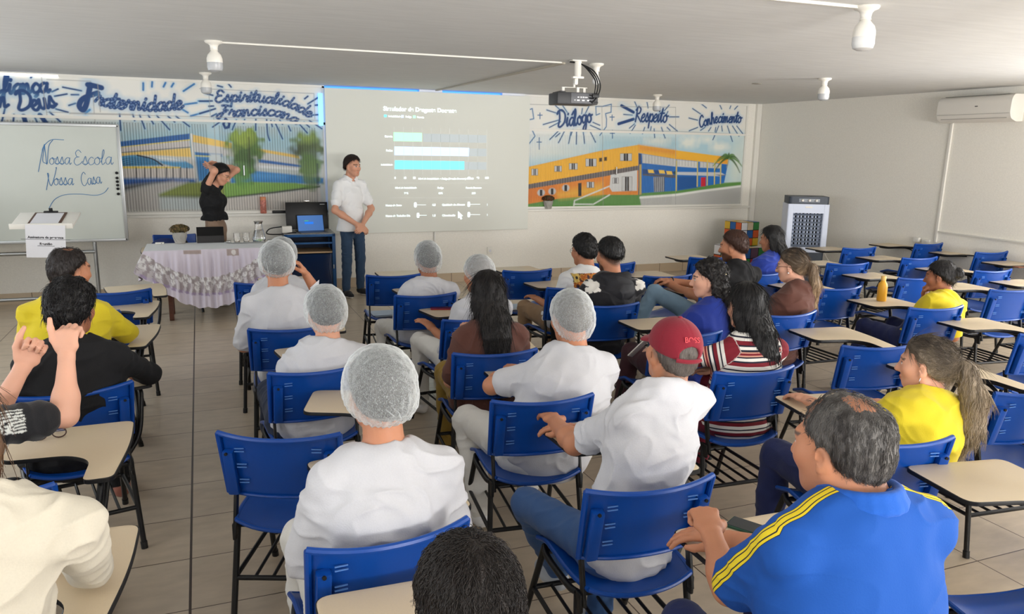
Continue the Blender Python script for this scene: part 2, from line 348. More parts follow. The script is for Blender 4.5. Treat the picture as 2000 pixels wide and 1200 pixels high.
# ------------------------------------------------------------------ painted windows of the front wall
def wz(ox,oy,s,Y=WY):        # converter: measured sketch units -> wall (X,Z)
    def g(*pts):
        o=[]
        for x,y in pts:
            p=atY(ox+x/s,oy+y/s,Y); o.append((p[0],p[2]))
        return o
    return g
WHITEP=rgb(232,230,222); NAVY=rgb(18,62,118); LBL=rgb(120,175,215)
def brush(cv,strokes,wd,col=NAVY,halo=LBL,taper=False,halo_w=2.4,al=.35):
    if halo is not None:
        for P in strokes: cv.line(P,wd*halo_w,halo,wd*.9,al)
    for P in strokes: cv.line(P,wd,col,.005,1,taper)
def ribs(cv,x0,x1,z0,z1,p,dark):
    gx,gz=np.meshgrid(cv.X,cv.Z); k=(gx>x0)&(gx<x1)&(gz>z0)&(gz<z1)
    ph=.5-.5*np.cos(2*np.pi*gx/p); cv.C*= np.where(k,1-dark*ph**1.5,1)[...,None]  # back-lit look of fluted glass: dark rib lines multiplied into the paint colour
# ---- right-hand painting: long yellow and blue school building
cv=Canvas(4.3,8.15,1.02,2.62,.0055,WHITEP)
g=wz(1000,140,3.53)
SKY=rgb(158,203,218); YEL=rgb(247,184,52); YE2=rgb(244,196,70); ORG=rgb(232,140,48); GRY=rgb(120,112,110); BLU=rgb(28,110,190); BL2=rgb(40,86,140); GRN=rgb(96,148,72); GRN2=rgb(120,172,84); RD=rgb(190,190,186); PALE=rgb(216,216,214); DK=rgb(40,36,36)
cv.poly(g((90,430),(1600,430),(1600,930),(90,930)),rgb(225,232,230),.05)
cv.poly(g((90,620),(300,560),(560,520),(620,430),(1120,440),(1600,440),(1600,800),(90,800)),SKY,.12,.75)
for c,rx,rz in (((1220,490),.16,.08),((1430,520),.17,.07),((1000,480),.2,.05),((1350,470),.12,.04)): cv.ell(g(c)[0],rx,rz,rgb(240,240,228),.05,.85,.25)
cv.ell(g((1550,650))[0],.12,.35,rgb(236,236,214),.12,.7); cv.ell(g((280,560))[0],.5,.06,rgb(236,234,220),.08,.6)
cv.poly(g((90,900),(330,870),(880,800),(1580,760),(1600,935),(90,935)),GRN,.012)
cv.poly(g((90,925),(600,930),(880,920),(1120,900),(1120,940),(90,945)),GRN2,.02)
cv.poly(g((880,870),(1130,850),(1580,795),(1590,925),(890,925)),RD,.012); cv.line(g((885,868),(1000,860),(1130,850),(1300,825),(1580,790)),.035,rgb(240,240,234),.01)
cv.poly(g((100,660),(620,545),(875,505),(870,850),(620,850),(330,875),(100,915)),ORG,.006)
cv.poly(g((100,660),(620,545),(875,505),(872,655),(620,690),(100,780)),YEL,.006)
cv.poly(g((300,840),(620,770),(620,845),(330,872)),YE2,.06,.7); cv.poly(g((100,800),(300,770),(300,860),(100,900)),rgb(214,110,36),.05,.5)
cv.poly(g((100,780),(620,690),(872,648),(872,680),(620,725),(100,810)),GRY,.005)
for k in range(44):
    x=104+k*17.5; t=(x-100)/772; y=780-t*132; cv.line(g((x,y),(x,y+32)),.012,rgb(70,66,66),.004,.8)
cv.poly(g((680,712),(862,680),(862,822),(690,828),(672,800)),PALE,.006); cv.line(g((672,790),(430,890),(425,935)),.02,rgb(225,228,222),.008); cv.line(g((672,850),(560,915),(425,915)),.02,rgb(225,228,222),.008)
cv.poly(g((872,505),(1130,542),(1490,590),(1488,640),(1130,605),(875,562)),YEL,.006); cv.poly(g((872,505),(1130,542),(1130,575),(874,545)),ORG,.03,.6); cv.poly(g((1420,585),(1490,590),(1488,640),(1420,632)),ORG,.03,.5)
cv.poly(g((872,562),(1130,605),(1488,640),(1462,768),(1130,822),(895,838),(872,846)),BLU,.006)
cv.poly(g((872,565),(890,567),(893,850),(872,850)),rgb(50,70,110),.006); cv.poly(g((878,640),(892,640),(892,848),(876,850)),rgb(196,170,96),.006)
cv.poly(g((895,568),(1130,605),(1128,655),(898,630)),rgb(205,205,202),.006); cv.poly(g((1140,608),(1280,622),(1278,665),(1140,655)),rgb(214,214,210),.006); cv.poly(g((1295,622),(1445,640),(1440,668),(1295,662)),rgb(205,205,202),.006)
for k in range(26):
    x=900+k*21; t=(x-895)/545; 
    if 1128<x<1142 or 1278<x<1296: continue
    cv.line(g((x,570+t*68),(x,628+t*38)),.008,rgb(140,140,138),.004,.7)
cv.poly(g((900,705),(1130,712),(1130,735),(900,716)),rgb(90,90,96),.005); cv.poly(g((898,672),(1128,690),(1128,705),(900,706)),rgb(30,60,110),.006,.8)
for x,y in ((945,675),(1020,678),(1072,685)): cv.poly(g((x-10,y),(x+28,y+2),(x+36,y+26),(x-4,y+24)),rgb(250,208,90),.006)
cv.ell(g((1128,697))[0],.03,.03,rgb(30,70,60),.01)
cv.poly(g((975,728),(1050,726),(1050,826),(978,830)),rgb(160,164,170),.006); 
for k in range(6): cv.line(g((984+k*13,730),(984+k*13,826)),.01,rgb(60,62,74),.004)
cv.poly(g((1138,692),(1440,695),(1470,712),(1440,722),(1138,712)),rgb(200,204,208),.006); cv.poly(g((1400,710),(1478,712),(1440,722)),rgb(110,112,130),.005)
cv.poly(g((1140,722),(1275,722),(1275,800),(1140,818)),rgb(20,86,156),.02)
for x in (1135,1280,1348,1398,1440): cv.line(g((x,615),(x-3,820 if x<1200 else 790-(x-1280)*.12)),.022,rgb(214,196,110),.005)
cv.poly(g((1303,730),(1335,728),(1335,790),(1302,794)),rgb(205,30,52),.005)
def winp(x,y,w_,h_):
    cv.poly(g((x-2,y-2),(x+w_+2,y-2),(x+w_+2,y+h_+2),(x-2,y+h_+2)),rgb(110,96,80),.004); cv.poly(g((x,y),(x+w_*.3,y),(x+w_*.3,y+h_),(x,y+h_)),rgb(205,205,205),.004); cv.poly(g((x+w_*.7,y),(x+w_,y),(x+w_,y+h_),(x+w_*.7,y+h_)),rgb(205,205,205),.004); cv.poly(g((x+w_*.33,y),(x+w_*.67,y),(x+w_*.67,y+h_),(x+w_*.33,y+h_)),DK,.004); cv.line(g((x+w_*.5,y),(x+w_*.5,y+h_)),.01,rgb(190,190,190),.004)
for q in ((135,672,42,42),(293,652,48,36),(394,634,56,40),(508,602,72,50),(746,566,78,48),(516,762,48,38),(694,734,38,36),(758,726,68,96)): winp(*q)
for x,y in ((200,835),(276,826),(370,802)): cv.ell(g((x,y))[0],.06,.05,rgb(200,200,198),.008); cv.poly(g((x-9,y-20),(x+9,y-20),(x+9,y+22),(x-9,y+22)),DK,.005)
cv.poly(g((455,770),(478,767),(478,858),(456,860)),DK,.005)
for x,y in ((606,602),(640,596)): cv.poly(g((x-6,y-6),(x+14,y-8),(x+14,y+18),(x-6,y+20)),rgb(80,60,30),.005)
for a in range(9):
    th=math.radians(-20+a*27); c=g((1492,592))[0]; P=[(c[0]+.26*t*math.cos(th)*(1+.1*(a%2)),c[1]+.2*t*math.sin(th)-.17*t*t) for t in (0,.35,.7,1)]
    cv.line(smoothpts(P),.045,rgb(86,130,52) if a%2 else rgb(60,96,40),.01,.95,True)
cv.line(g((1497,600),(1480,660)),.02,rgb(150,160,120),.01,.7)
# rays and lettering
HAL=rgb(150,200,228)
def rays(cv,g,lst,wd,col=NAVY,halo=HAL):
    for a in lst: brush(cv,[smoothpts(g(*a))],wd,col,halo,False,2.2,.45)
rays(cv,g,[[(240,265),(320,290)],[(215,365),(320,335)],[(258,385),(335,345)],[(350,235),(380,280)],[(300,235),(345,275)],[(485,255),(480,290)],[(530,240),(505,290)],[(260,468),(330,400)],[(320,490),(365,405)],[(390,495),(408,405)],[(443,500),(445,405)],[(500,495),(490,405)],[(575,487),(535,405)],[(540,370),(610,400)],[(558,350),(605,370)],[(420,400),(405,440)],[(330,425),(300,450)],
 [(845,205),(862,245)],[(930,205),(938,250)],[(1083,232),(1050,270)],[(770,295),(830,300)],[(1085,312),(1150,312)],[(1075,275),(1062,300)],[(815,425),(850,370)],[(900,428),(915,385)],[(983,455),(980,395)],[(1055,458),(1030,385)],[(1085,365),(1140,410)],[(1070,385),(1090,405)],[(960,380),(955,405)],[(845,360),(810,390)],
 [(1245,255),(1300,292)],[(1220,320),(1280,335)],[(1222,408),(1280,385)],[(1305,222),(1340,250)],[(1430,222),(1445,258)],[(1510,230),(1502,255)],[(1560,232),(1535,260)],[(1385,470),(1425,375)],[(1300,405),(1330,385)],[(1355,410),(1372,385)],[(1400,415),(1405,385)],[(1520,482),(1485,375)],[(1565,445),(1520,375)],[(1600,440),(1550,375)],[(1450,410),(1445,375)]],.014)
for a in ([(755,235),(838,280)],[(735,360),(838,328)]): brush(cv,[g(*a)],.045,rgb(10,60,120),HAL)
for x,y,h_ in ((193,305,40),(690,318,38),(187,496,80),(692,432,55)): brush(cv,[g((x,y-h_/2),(x,y+h_/2)),g((x-15,y-h_*.12),(x+15,y-h_*.12))],.013,rgb(30,96,150),None)
for P in ([(112,265),(140,255),(150,325),(118,332)],[(138,400),(158,445),(108,510)],[(578,240),(580,300),(605,290)],[(578,240),(625,240),(685,225),(683,280),(645,290),(652,330),(650,380),(605,440)]): brush(cv,[g(*P)],.013,rgb(30,96,150),HAL,False,2,.3)
def word(cv,g,text,base,h,wd,halo=True,bead=0,slant=.12):
    st=script(text,g(*base),h,slant); brush(cv,st,wd,NAVY,LBL if halo else None,False,2.6,.3)
    if bead:
        for P in st:
            d=0
            for a,b in zip(P[:-1],P[1:]):
                l=np.linalg.norm(b-a); t=-d
                while t<l:
                    if t>=0: cv.ell(a+(b-a)*t/max(l,1e-9),bead,bead,rgb(120,152,196),.004,.6)
                    t+=.042
                d=(l-t)%.042 if l>0 else d
word(cv,g,'Diálogo',[(312,378),(430,372),(552,345)],.115,.03)
word(cv,g,'Respeito',[(845,345),(960,345),(1068,350)],.112,.026)
word(cv,g,'Conhecimento',[(1292,385),(1420,350),(1578,352)],.088,.026)
# panel joints and frames painted over, then the fluted panes
for P in ([(108,395),(1130,412),(1590,432)],[(620,240),(628,930)],[(1128,250),(1128,925)],[(640,240),(1128,246)],[(110,225),(625,240)]): cv.line(g(*P),.008,rgb(150,150,148),.004,.8)
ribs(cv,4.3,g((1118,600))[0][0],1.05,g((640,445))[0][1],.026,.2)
RX=g((1118,600))[0][0]; RZ=g((640,440))[0][1]
def dep(gx,gz): return np.where((gx<RX)&(gz<RZ)&(gz>1.06),.005*np.abs(np.sin(np.pi*gx/.026)),0)
w2=empty('window_2',(0,0,0)); w2['kind']='structure'
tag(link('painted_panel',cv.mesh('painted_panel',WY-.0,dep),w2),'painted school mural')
w2.children[0].data.materials.append(M_paint)
m=MB()
m.box((6.22,WY-.005,2.145),(3.86,.03,.03)); m.box((6.22,WY-.005,2.61),(3.86,.03,.035)); m.box((8.16,WY-.002,1.82),(.03,.04,1.6)); m.box((6.22,WY-.005,1.035),(3.86,.03,.03))
m.box((4.32,WY-.005,1.82),(.03,.03,1.6))
m.build('window_frame',M_white,w2,smooth=False)
MB().tube([(5.82,WY-.02,1.52),(5.82,WY-.045,1.53),(5.82,WY-.045,1.63)],.009,8).build('window_latch',M_alu,w2)
# ---- left-hand painting
cv=Canvas(-2.4,1.54,1.02,2.62,.0055,WHITEP)
g=wz(220,220,4.762); Yl=rgb(236,200,110); Bl=rgb(44,104,176)
cv.poly(g((-600,60),(1960,70),(1960,920),(-600,920)),rgb(196,204,202),.04)
cv.poly(g((40,150),(700,100),(1400,170),(1950,130),(1950,420),(40,420)),rgb(150,196,212),.12,.7)
cv.ell(g((980,140))[0],.1,.1,rgb(180,205,214),.05,.7)
cv.poly(g((-100,290),(715,195),(715,250),(-100,340)),rgb(48,104,170),.006); cv.line(g((-100,343),(715,255)),.015,rgb(226,206,90),.005)
cv.poly(g((-100,345),(715,260),(720,320),(-100,385)),rgb(206,200,196),.008); cv.line(g((-100,388),(720,322)),.012,rgb(70,64,70),.006,.8)
cv.poly(g((-100,392),(720,328),(735,418),(300,400),(-100,430)),Yl,.008); cv.poly(g((-100,430),(300,400),(740,420),(750,520),(-100,500)),rgb(212,208,200),.02)
cv.poly(smoothpts(g((-100,480),(-60,430),(80,405),(230,395),(370,430),(460,480),(430,492),(200,500),(-100,505)),4),rgb(76,148,190),.008)
cv.poly(smoothpts(g((350,405),(520,415),(640,440),(745,490),(745,525),(600,510),(470,480)),4),rgb(96,164,206),.01); cv.poly(g((360,402),(560,415),(660,452),(560,452),(430,440)),rgb(230,230,224),.02)
for k in range(5): cv.line(smoothpts(g((-60+k*50,505-k*4),(120+k*35,430+k*12),(320+k*26,425+k*13))),.007,rgb(30,60,90),.004,.8)
cv.line(smoothpts(g((230,398),(370,432),(462,490))),.018,rgb(30,50,70),.005); cv.poly(g((-100,500),(200,500),(630,505),(630,520),(-100,525)),rgb(236,210,90),.008)
cv.poly(g((-100,525),(760,520),(770,610),(-100,610)),rgb(214,206,198),.012)
for x in (220,298,355,410,500,562,630,690): cv.line(g((x,515),(x,610)),.014,rgb(50,50,56),.005,.9)
cv.poly(g((-100,612),(560,612),(780,620),(780,660),(400,650),(-100,700)),rgb(46,100,176),.02); cv.poly(g((-100,700),(300,650),(560,632),(300,690),(-100,790)),rgb(36,38,46),.04,.9)
cv.poly(g((-100,790),(300,690),(560,640),(700,645),(600,690),(430,760),(440,920),(-100,920)),rgb(190,186,180),.03)
cv.poly(g((430,760),(620,680),(700,650),(1100,640),(1100,790),(440,780)),rgb(136,150,70),.02); cv.poly(g((440,780),(1000,760),(1000,800)),rgb(76,88,46),.03,.7)
cv.poly(g((722,195),(742,195),(775,560),(765,640)),rgb(226,224,218),.006)
cv.poly(g((745,205),(1110,285),(1110,335),(1000,330),(745,275)),Yl,.006); cv.poly(g((745,278),(1100,335),(1340,370),(1340,430),(1000,400),(760,365)),rgb(204,204,202),.01)
cv.poly(g((765,368),(1020,385),(1020,412),(768,400)),rgb(58,116,176),.008); cv.line(g((768,402),(905,408)),.012,rgb(226,216,90),.005)
cv.poly(g((772,408),(900,415),(900,620),(800,640)),rgb(64,136,196),.012); cv.poly(g((905,380),(1010,385),(1010,640),(905,640)),rgb(198,206,206),.02)
cv.poly(g((1330,330),(1730,398),(1740,430),(1330,360)),Yl,.008); cv.poly(g((1330,362),(1740,432),(1750,520),(1340,500)),rgb(206,206,202),.01); cv.poly(g((1350,432),(1760,490),(1760,510),(1360,465)),rgb(54,110,180),.01)
cv.poly(g((1360,490),(1760,520),(1760,540),(1370,515)),rgb(226,230,232),.01)
cv.poly(g((1100,550),(1290,540),(1650,575),(1960,610),(1960,660),(1500,665),(1100,660)),rgb(58,134,200),.012); cv.poly(g((1300,555),(1640,580),(1600,620),(1300,615)),rgb(88,160,216),.03,.7)
cv.poly(g((1040,660),(1300,645),(1700,655),(1900,690),(1500,740),(1040,800)),rgb(132,176,84),.012); cv.poly(g((1050,785),(1500,735),(1930,680),(1930,700),(1500,755),(1050,800)),rgb(44,58,44),.012)
cv.poly(g((1040,800),(1500,755),(1930,700),(1960,920),(1040,920)),rgb(206,200,192),.015)
for c,rx,rz,col,al in (((1230,300),.2,.2,rgb(130,160,60),.95),((1270,350),.16,.2,rgb(74,110,52),.8),((1160,350),.12,.12,rgb(104,130,60),.8),((1230,470),.15,.22,rgb(72,104,54),.85),((1210,580),.13,.13,rgb(110,160,80),.85),((1225,240),.12,.1,rgb(168,190,80),.7),
   ((1810,290),.18,.14,rgb(100,126,62),.9),((1830,360),.16,.18,rgb(80,96,56),.85),((1830,480),.14,.16,rgb(100,134,72),.85),((1840,590),.13,.16,rgb(110,140,80),.8),((1700,350),.07,.05,rgb(60,66,50),.7),((1810,235),.1,.07,rgb(150,176,84),.7)): cv.ell(g(c)[0],rx,rz,col,.04,al,.35)
cv.line(g((1265,235),(1275,560)),.02,rgb(50,40,34),.012,.6); cv.line(g((1905,480),(1912,670)),.02,rgb(30,44,60),.012,.8)
cv.poly(g((-600,905),(1960,905),(1960,960),(-600,960)),rgb(200,198,190),.01)
g2=wz(0,120,7.5); g3=wz(140,150,7.692); g4=wz(390,150,8)
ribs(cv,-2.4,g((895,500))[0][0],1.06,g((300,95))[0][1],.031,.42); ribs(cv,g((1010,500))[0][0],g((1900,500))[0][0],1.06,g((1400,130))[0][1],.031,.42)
rays(cv,g,[[(65,15),(75,165)],[(188,18),(205,75)],[(252,25),(300,150)],[(333,28),(380,105)],[(412,30),(530,160)],[(515,35),(578,88)],[(590,35),(715,130)],[(1020,72),(930,135)],[(1150,70),(1112,160)],[(1228,65),(1218,100)],[(1332,62),(1330,165)],[(1432,65),(1442,200),(1460,260)],[(1472,75),(1485,130)],[(1505,80),(1580,245)],[(1555,72),(1580,108)],[(1715,82),(1810,190)],[(1780,90),(1830,135)],[(1830,75),(1945,150)],[(1635,125),(1655,170)]],.017)
rays(cv,g2,[[(920,378),(1190,430)],[(800,510),(980,478)],[(760,445),(850,405)],[(1045,488),(1150,488)],[(1010,645),(1105,615)],[(820,698),(995,745)],[(1255,755),(1315,710)],[(70,700),(30,870)],[(205,780),(195,875)],[(500,800),(545,890)],[(730,745),(880,880)],[(480,200),(450,240)]],.019)
for a in ([(345,800),(372,885)],[(585,785),(670,895)]): brush(cv,[g2(*a)],.05,NAVY,HAL)
rays(cv,g3,[[(1075,95),(1075,200)],[(1210,80),(1205,150)],[(1410,90),(1380,150)],[(1530,100),(1500,150)],[(1840,110),(1680,215)],[(1700,415),(1880,392)],[(1905,365),(2060,372)],[(1670,495),(1745,540)],[(1790,590),(2080,510)],[(205,550),(270,495)]],.022,rgb(50,120,180))
rays(cv,g4,[[(95,262),(205,290)],[(0,382),(195,378)],[(145,462),(215,458)],[(0,575),(245,500)],[(185,620),(262,580)],[(1690,425),(1850,325)],[(1805,445),(1865,440)],[(1640,345),(1690,305)],[(1755,600),(1865,592)],[(280,140),(355,160)],[(440,100),(490,160)]],.02)
word(cv,g2,'Confiança',[(-420,470),(40,470),(330,470),(720,450)],.1,.036)
word(cv,g2,'em Deus',[(-210,640),(220,690),(480,720),(830,660)],.105,.036,slant=.0)
brush(cv,[smoothpts(P) for P in (g3((245,120),(330,135),(445,165)),g3((280,120),(250,280),(210,440),(165,500),(115,440),(150,350),(250,290),(390,245)))],.06)
word(cv,g3,'raternidade',[(340,400),(600,470),(900,490),(1250,515),(1670,480)],.09,.034,True,.008)
word(cv,g4,'Espiritualidade',[(240,400),(560,385),(900,390),(1250,430),(1500,520),(1720,640)],.072,.027,True,.007)
word(cv,g4,'Franciscana',[(290,610),(600,620),(900,600),(1150,610),(1330,650),(1510,740)],.07,.027,True,.007)
brush(cv,[g4((405,655),(370,740),(400,800),(450,790),(465,730),(405,655))],.03)
for P in ([(40,60),(890,85),(1950,95)],[(-400,10),(900,40),(1980,75)],[(940,50),(965,460)]): cv.line(g(*P),.008,rgb(150,150,148),.004,.8)
for P in ([(685,265),(1330,290)],[(600,185),(690,800)],[(1365,500),(1380,760)],[(1430,330),(1470,740)],[(690,745),(1950,775)],[(690,810),(1390,830),(1390,925)]): cv.line(g2(*P),.008,rgb(150,150,148),.004,.8)
for P in ([(140,190),(165,600)],[(0,185),(1785,262),(1800,660)]): cv.line(g4(*P),.008,rgb(140,150,160),.004,.8)
a0=g((895,500))[0][0]; a1=g((1010,500))[0][0]; a2=g((1900,500))[0][0]; zt=g((300,95))[0][1]
def dep(gx,gz): return np.where(((gx<a0)|((gx>a1)&(gx<a2)))&(gz<zt)&(gz>1.07),.006*np.abs(np.sin(np.pi*gx/.031)),0)
w1=empty('window_1',(0,0,0)); w1['kind']='structure'
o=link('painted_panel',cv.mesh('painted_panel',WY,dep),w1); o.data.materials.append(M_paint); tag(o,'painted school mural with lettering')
m=MB(); m.box((-.43,WY-.005,2.155),(3.95,.03,.03)); m.box((-.43,WY-.005,2.615),(3.95,.03,.03)); m.box((-.43,WY-.005,1.035),(3.95,.03,.03)); m.box((1.53,WY-.005,1.82),(.03,.03,1.6))
m.build('window_frame',M_white,w1,smooth=False)
MB().tube([(.52,WY-.02,1.5),(.52,WY-.05,1.5),(.52,WY-.05,1.62)],.01,8).build('window_latch',M_alu,w1)
# ---- blue-tinted panes behind the projection screen, lit by the sky
M_bluepane=mat('blue_window_film',rgb(70,150,245),.3,emit=1.0)
w3=empty('window_3'); w3['kind']='structure'
m=MB(); m.box((2.95,WY+.05,1.85),(2.8,.02,1.55)); m.build('pane',M_bluepane,w3,smooth=False)
m=MB(); m.box((2.95,WY+.0,2.615),(.32,.06,.03)); m.box((4.15,WY,2.615),(.35,.06,.03)); m.build('window_frame',M_white,w3,smooth=False)
o=MB().box((1.49,WY-.03,2.33),(.055,.02,.4)).build('side_pane',mat('bright_blue_window_film',rgb(110,190,255),.3,emit=1.5),w3,smooth=False)
# ---- slit of daylight under the ceiling at far left
w4=empty('window_4'); w4['kind']='structure'
MB().box((-1.9,WY-.012,2.605),(.95,.02,.025)).build('pane',mat('open_slit_daylight',(1,1,1),.5,emit=1.2),w4,smooth=False)
# ------------------------------------------------------------------ projection screen with the projected chart
SY=10.36
M_screen=mat('screen_cloth',rgb(226,227,218),.85,bump=.02,scale=200)
scr=MB().box((2.96,SY,1.667),(2.84,.02,1.865),bev=.003).build('projection_screen',M_screen,smooth=False)
tag(scr,'large off-white projection board lit with a bar chart at the front','projection screen')
PM={}
def pm(name,c,e=.9):
    if name not in PM: PM[name]=mat('projected_'+name,c,.8,emit=e)
    return PM[name]
def sq(name,ox,oy,s,boxes,mt):
    m=MB()
    for P in boxes:
        V=[atY(ox+x/s,oy+y/s,SY-.012) for x,y in P]; V=[(v[0],SY-.0125,v[2]) for v in V]
        n=len(V); m.add(V+[(v[0],SY-.0105,v[2]) for v in V],[tuple(range(n)),tuple(range(2*n-1,n-1,-1))]+[(i,n+i,n+(i+1)%n,(i+1)%n) for i in range(n)])
    return m.build(name,mt,scr,smooth=False)
A=(740,200,8); B=(740,330,8.696)
WH=pm('white',(.82,.95,.97),.75); GL_=pm('grid',rgb(205,206,200),.35)
sq('chart_bar',*A,[[(230,468),(672,480),(672,612),(230,606)]],pm('green',rgb(178,255,205),.62)); sq('chart_bar',*A,[[(240,690),(1410,712),(1408,842),(240,826)]],pm('violet',rgb(205,222,255),.6)); sq('chart_bar',*A,[[(245,908),(1335,922),(1335,1052),(245,1046)]],pm('cyan',rgb(128,243,255),.62))
sq('chart_track',*A,[[(690,487),(1680,515),(1680,635),(690,618)],[(1412,722),(1680,725),(1680,845),(1412,842)],[(1338,930),(1680,936),(1680,1054),(1338,1052)]],pm('track',rgb(196,204,206),.22))
gl=[]
for k in range(11):
    x0=232+k*145.4-(k*k*.03); y0=380+k*4.6; x1=248+k*143.4
    gl.append([(x0,y0),(x0+8,y0),(x1+8,1130),(x1,1130)])
sq('chart_grid',*A,gl,GL_)
sq('divider',*B,[[(180,238),(1850,238),(1850,242),(180,242)],[(180,490),(1850,490),(1850,494),(180,494)]],GL_)
sq('legend_key',*A,[[(80,192),(122,192),(122,232),(80,232)]],pm('cyan',None)); sq('legend_key',*A,[[(348,200),(388,200),(388,242),(348,242)]],pm('violet',None)); sq('legend_key',*A,[[(532,206),(576,206),(576,248),(532,248)]],pm('green',None))
for x,y,w_ in ((620,612,800),(665,790,812),(1527,603,1720),(1527,778,1720)):
    sq('slider',*B,[[(x-22,y-30),(x-12,y-42),(x+12,y-42),(x+22,y-30),(x+22,y+30),(x+12,y+42),(x-12,y+42),(x-22,y+30)],[(x+22,y-3),(w_,y-3),(w_,y+3),(x+22,y+3)]],WH)
sq('pointer',*B,[[(1345,720),(1430,800),(1398,808),(1415,850),(1388,862),(1370,822),(1345,842)]],WH)
def pt(s_,z,x,y,h_,al='LEFT',b=.0012):
    p=atY(z[0]+x/z[2],z[1]+y/z[2],SY); p2=atY(z[0]+x/z[2],z[1]+(y-h_)/z[2],SY); size=(p2[2]-p[2])/.7
    text_mesh('chart_text',s_,size,facing_cam(p[0],SY-.0118,p[2]),WH,scr,al,b)
pt('Simulador de Desgaste Docente',A,66,128,66,b=.002)
pt('Irritabilidade',A,145,230,28); pt('Fadiga',A,412,238,28); pt('Bateria',A,594,246,28)
pt('Bateria',A,208,548,30,'RIGHT'); pt('Fadiga',A,212,768,30,'RIGHT'); pt('Irritabilidade',A,215,988,26,'RIGHT')
for s_,x in (('0',273),('10',438),('20',598),('80',1527),('90',1677),('100',1826)): pt(s_,B,x,170,34,'CENTER')
pt('Nível de Irritabilidade e Fadiga (Pressão Docente) 0 a 100',B,665,182,30)
pt('Nível de Irritabilidade',B,456,336,30,'CENTER'); pt('Fadiga',B,1043,336,30,'CENTER'); pt('Bateria Docente',B,1606,336,30,'CENTER')
pt('76%',B,460,428,30,'CENTER'); pt('80%',B,1045,428,30,'CENTER'); pt('30%',B,1606,428,30,'CENTER')
pt('Horas de Sono',B,112,636,32); pt('4,8',B,930,628,34,'CENTER'); pt('Qualidade do Almoço',B,1070,626,32); pt('1',B,1836,624,34,'CENTER')
pt('Horas de Trabalho Dia',B,114,816,32); pt('1,8',B,930,808,34,'CENTER'); pt('Climatização',B,1070,806,32); pt('1',B,1836,798,34,'CENTER')
tag(MB().box((3.0,WY-.012,.45),(.025,.02,.54),bev=.004).build('cable_trunking',M_white),'short white cable trunking running down the wall below the screen','cable duct')
# ------------------------------------------------------------------ whiteboard on a metal stand
BY=10.0
M_board=mat('whiteboard_enamel',rgb(190,194,186),.25,var=.03,scale=3)
p0=atY(230,246,BY); p1=atY(248,468,BY); bx1=(p0[0]+p1[0])/2+.0; bz1=p0[2]; bz0=p1[2]; bx0=bx1-2.05
wb=empty('whiteboard',((bx0+bx1)/2,BY,0)); tag(wb,'large whiteboard on a grey metal stand with blue handwriting','whiteboard')
cx=(bx0+bx1)/2
def rel(o,root): o.location=-root.location; return o
rel(MB().box((cx,BY,(bz0+bz1)/2),(bx1-bx0-.03,.025,bz1-bz0-.03)).build('board_surface',M_board,wb,smooth=False),wb)
m=MB()
for z in (bz0,bz1): m.box((cx,BY-.004,z),(bx1-bx0+.02,.045,.035),bev=.006)
for x in (bx0,bx1): m.box((x,BY-.004,(bz0+bz1)/2),(.035,.045,bz1-bz0+.02),bev=.006)
rel(m.build('board_frame',M_alu,wb),wb)
m=MB()
for s in (-1,1):
    x=cx+s*.68; m.tube([(x,BY+.04,bz1-.2),(x,BY+.04,.12)],.022,10)
m.tube([(cx-.68,BY+.04,.12),(cx+.68,BY+.04,.12)],.02); m.tube([(cx-.68,BY+.03,.64),(cx+.68,BY+.03,.64)],.022)
for s in (-1,1): m.tube([(cx+s*.68,BY-.28,.05),(cx+s*.68,BY+.3,.05)],.022); m.box((cx+s*.68,BY+.04,.085),(.04,.05,.1)); m.tube([(cx+s*.68,BY-.26,.0),(cx+s*.68,BY-.26,.05)],.02); m.tube([(cx+s*.68,BY+.28,.0),(cx+s*.68,BY+.28,.05)],.02)
rel(m.build('stand',M_alu,wb),wb)
rel(MB().box((cx-.1,BY-.06,.655),(1.2,.09,.02),bev=.005).build('pen_tray',M_alu,wb),wb)
m=MB()
for y in (338,348,355,362,369,379):
    p=atY(228+ (y-338)*.08,y,BY-.025); m.lathe([(0,-.006),(.016,-.006),(.016,.004),(0,.004)],(p[0]-.0,BY-.028,p[2]),14,axis='y')
rel(m.build('magnet',M_dark,wb),wb)
ink=mat('blue_marker_ink',rgb(62,118,168),.6)
gb=wz(0,100,3,BY-.016)
def ink_word(text,base,h,wd,slant=.1):
    m=MB()
    for P in script(text,gb(*base),h,slant): m.tube([(p[0],BY-.0155,p[1]) for p in P],wd,6)
    return rel(m.build('handwriting',ink,wb),wb)
ink_word('ossa',[(288,664),(415,664)],.075,.003); ink_word('Escola',[(432,668),(660,664)],.085,.003); ink_word('ossa',[(315,785),(430,785)],.075,.003); ink_word('Casa',[(478,790),(595,775)],.075,.003)
m=MB()
for P in ([(225,708),(245,600),(262,545),(250,640),(272,660)],[(245,600),(255,560),(300,520),(375,520)],[(272,815),(285,730),(278,720),(300,790),(330,690),(325,685)],[(260,545),(275,665),(285,560),(310,520)],[(285,925),(320,870),(380,842),(470,838),(560,845),(610,830),(635,800)]):
    m.tube([(p[0],BY-.0155,p[1]) for p in smoothpts([np.array(q) for q in gb(*P)],5)],.0034,6)
rel(m.build('handwriting',ink,wb),wb)
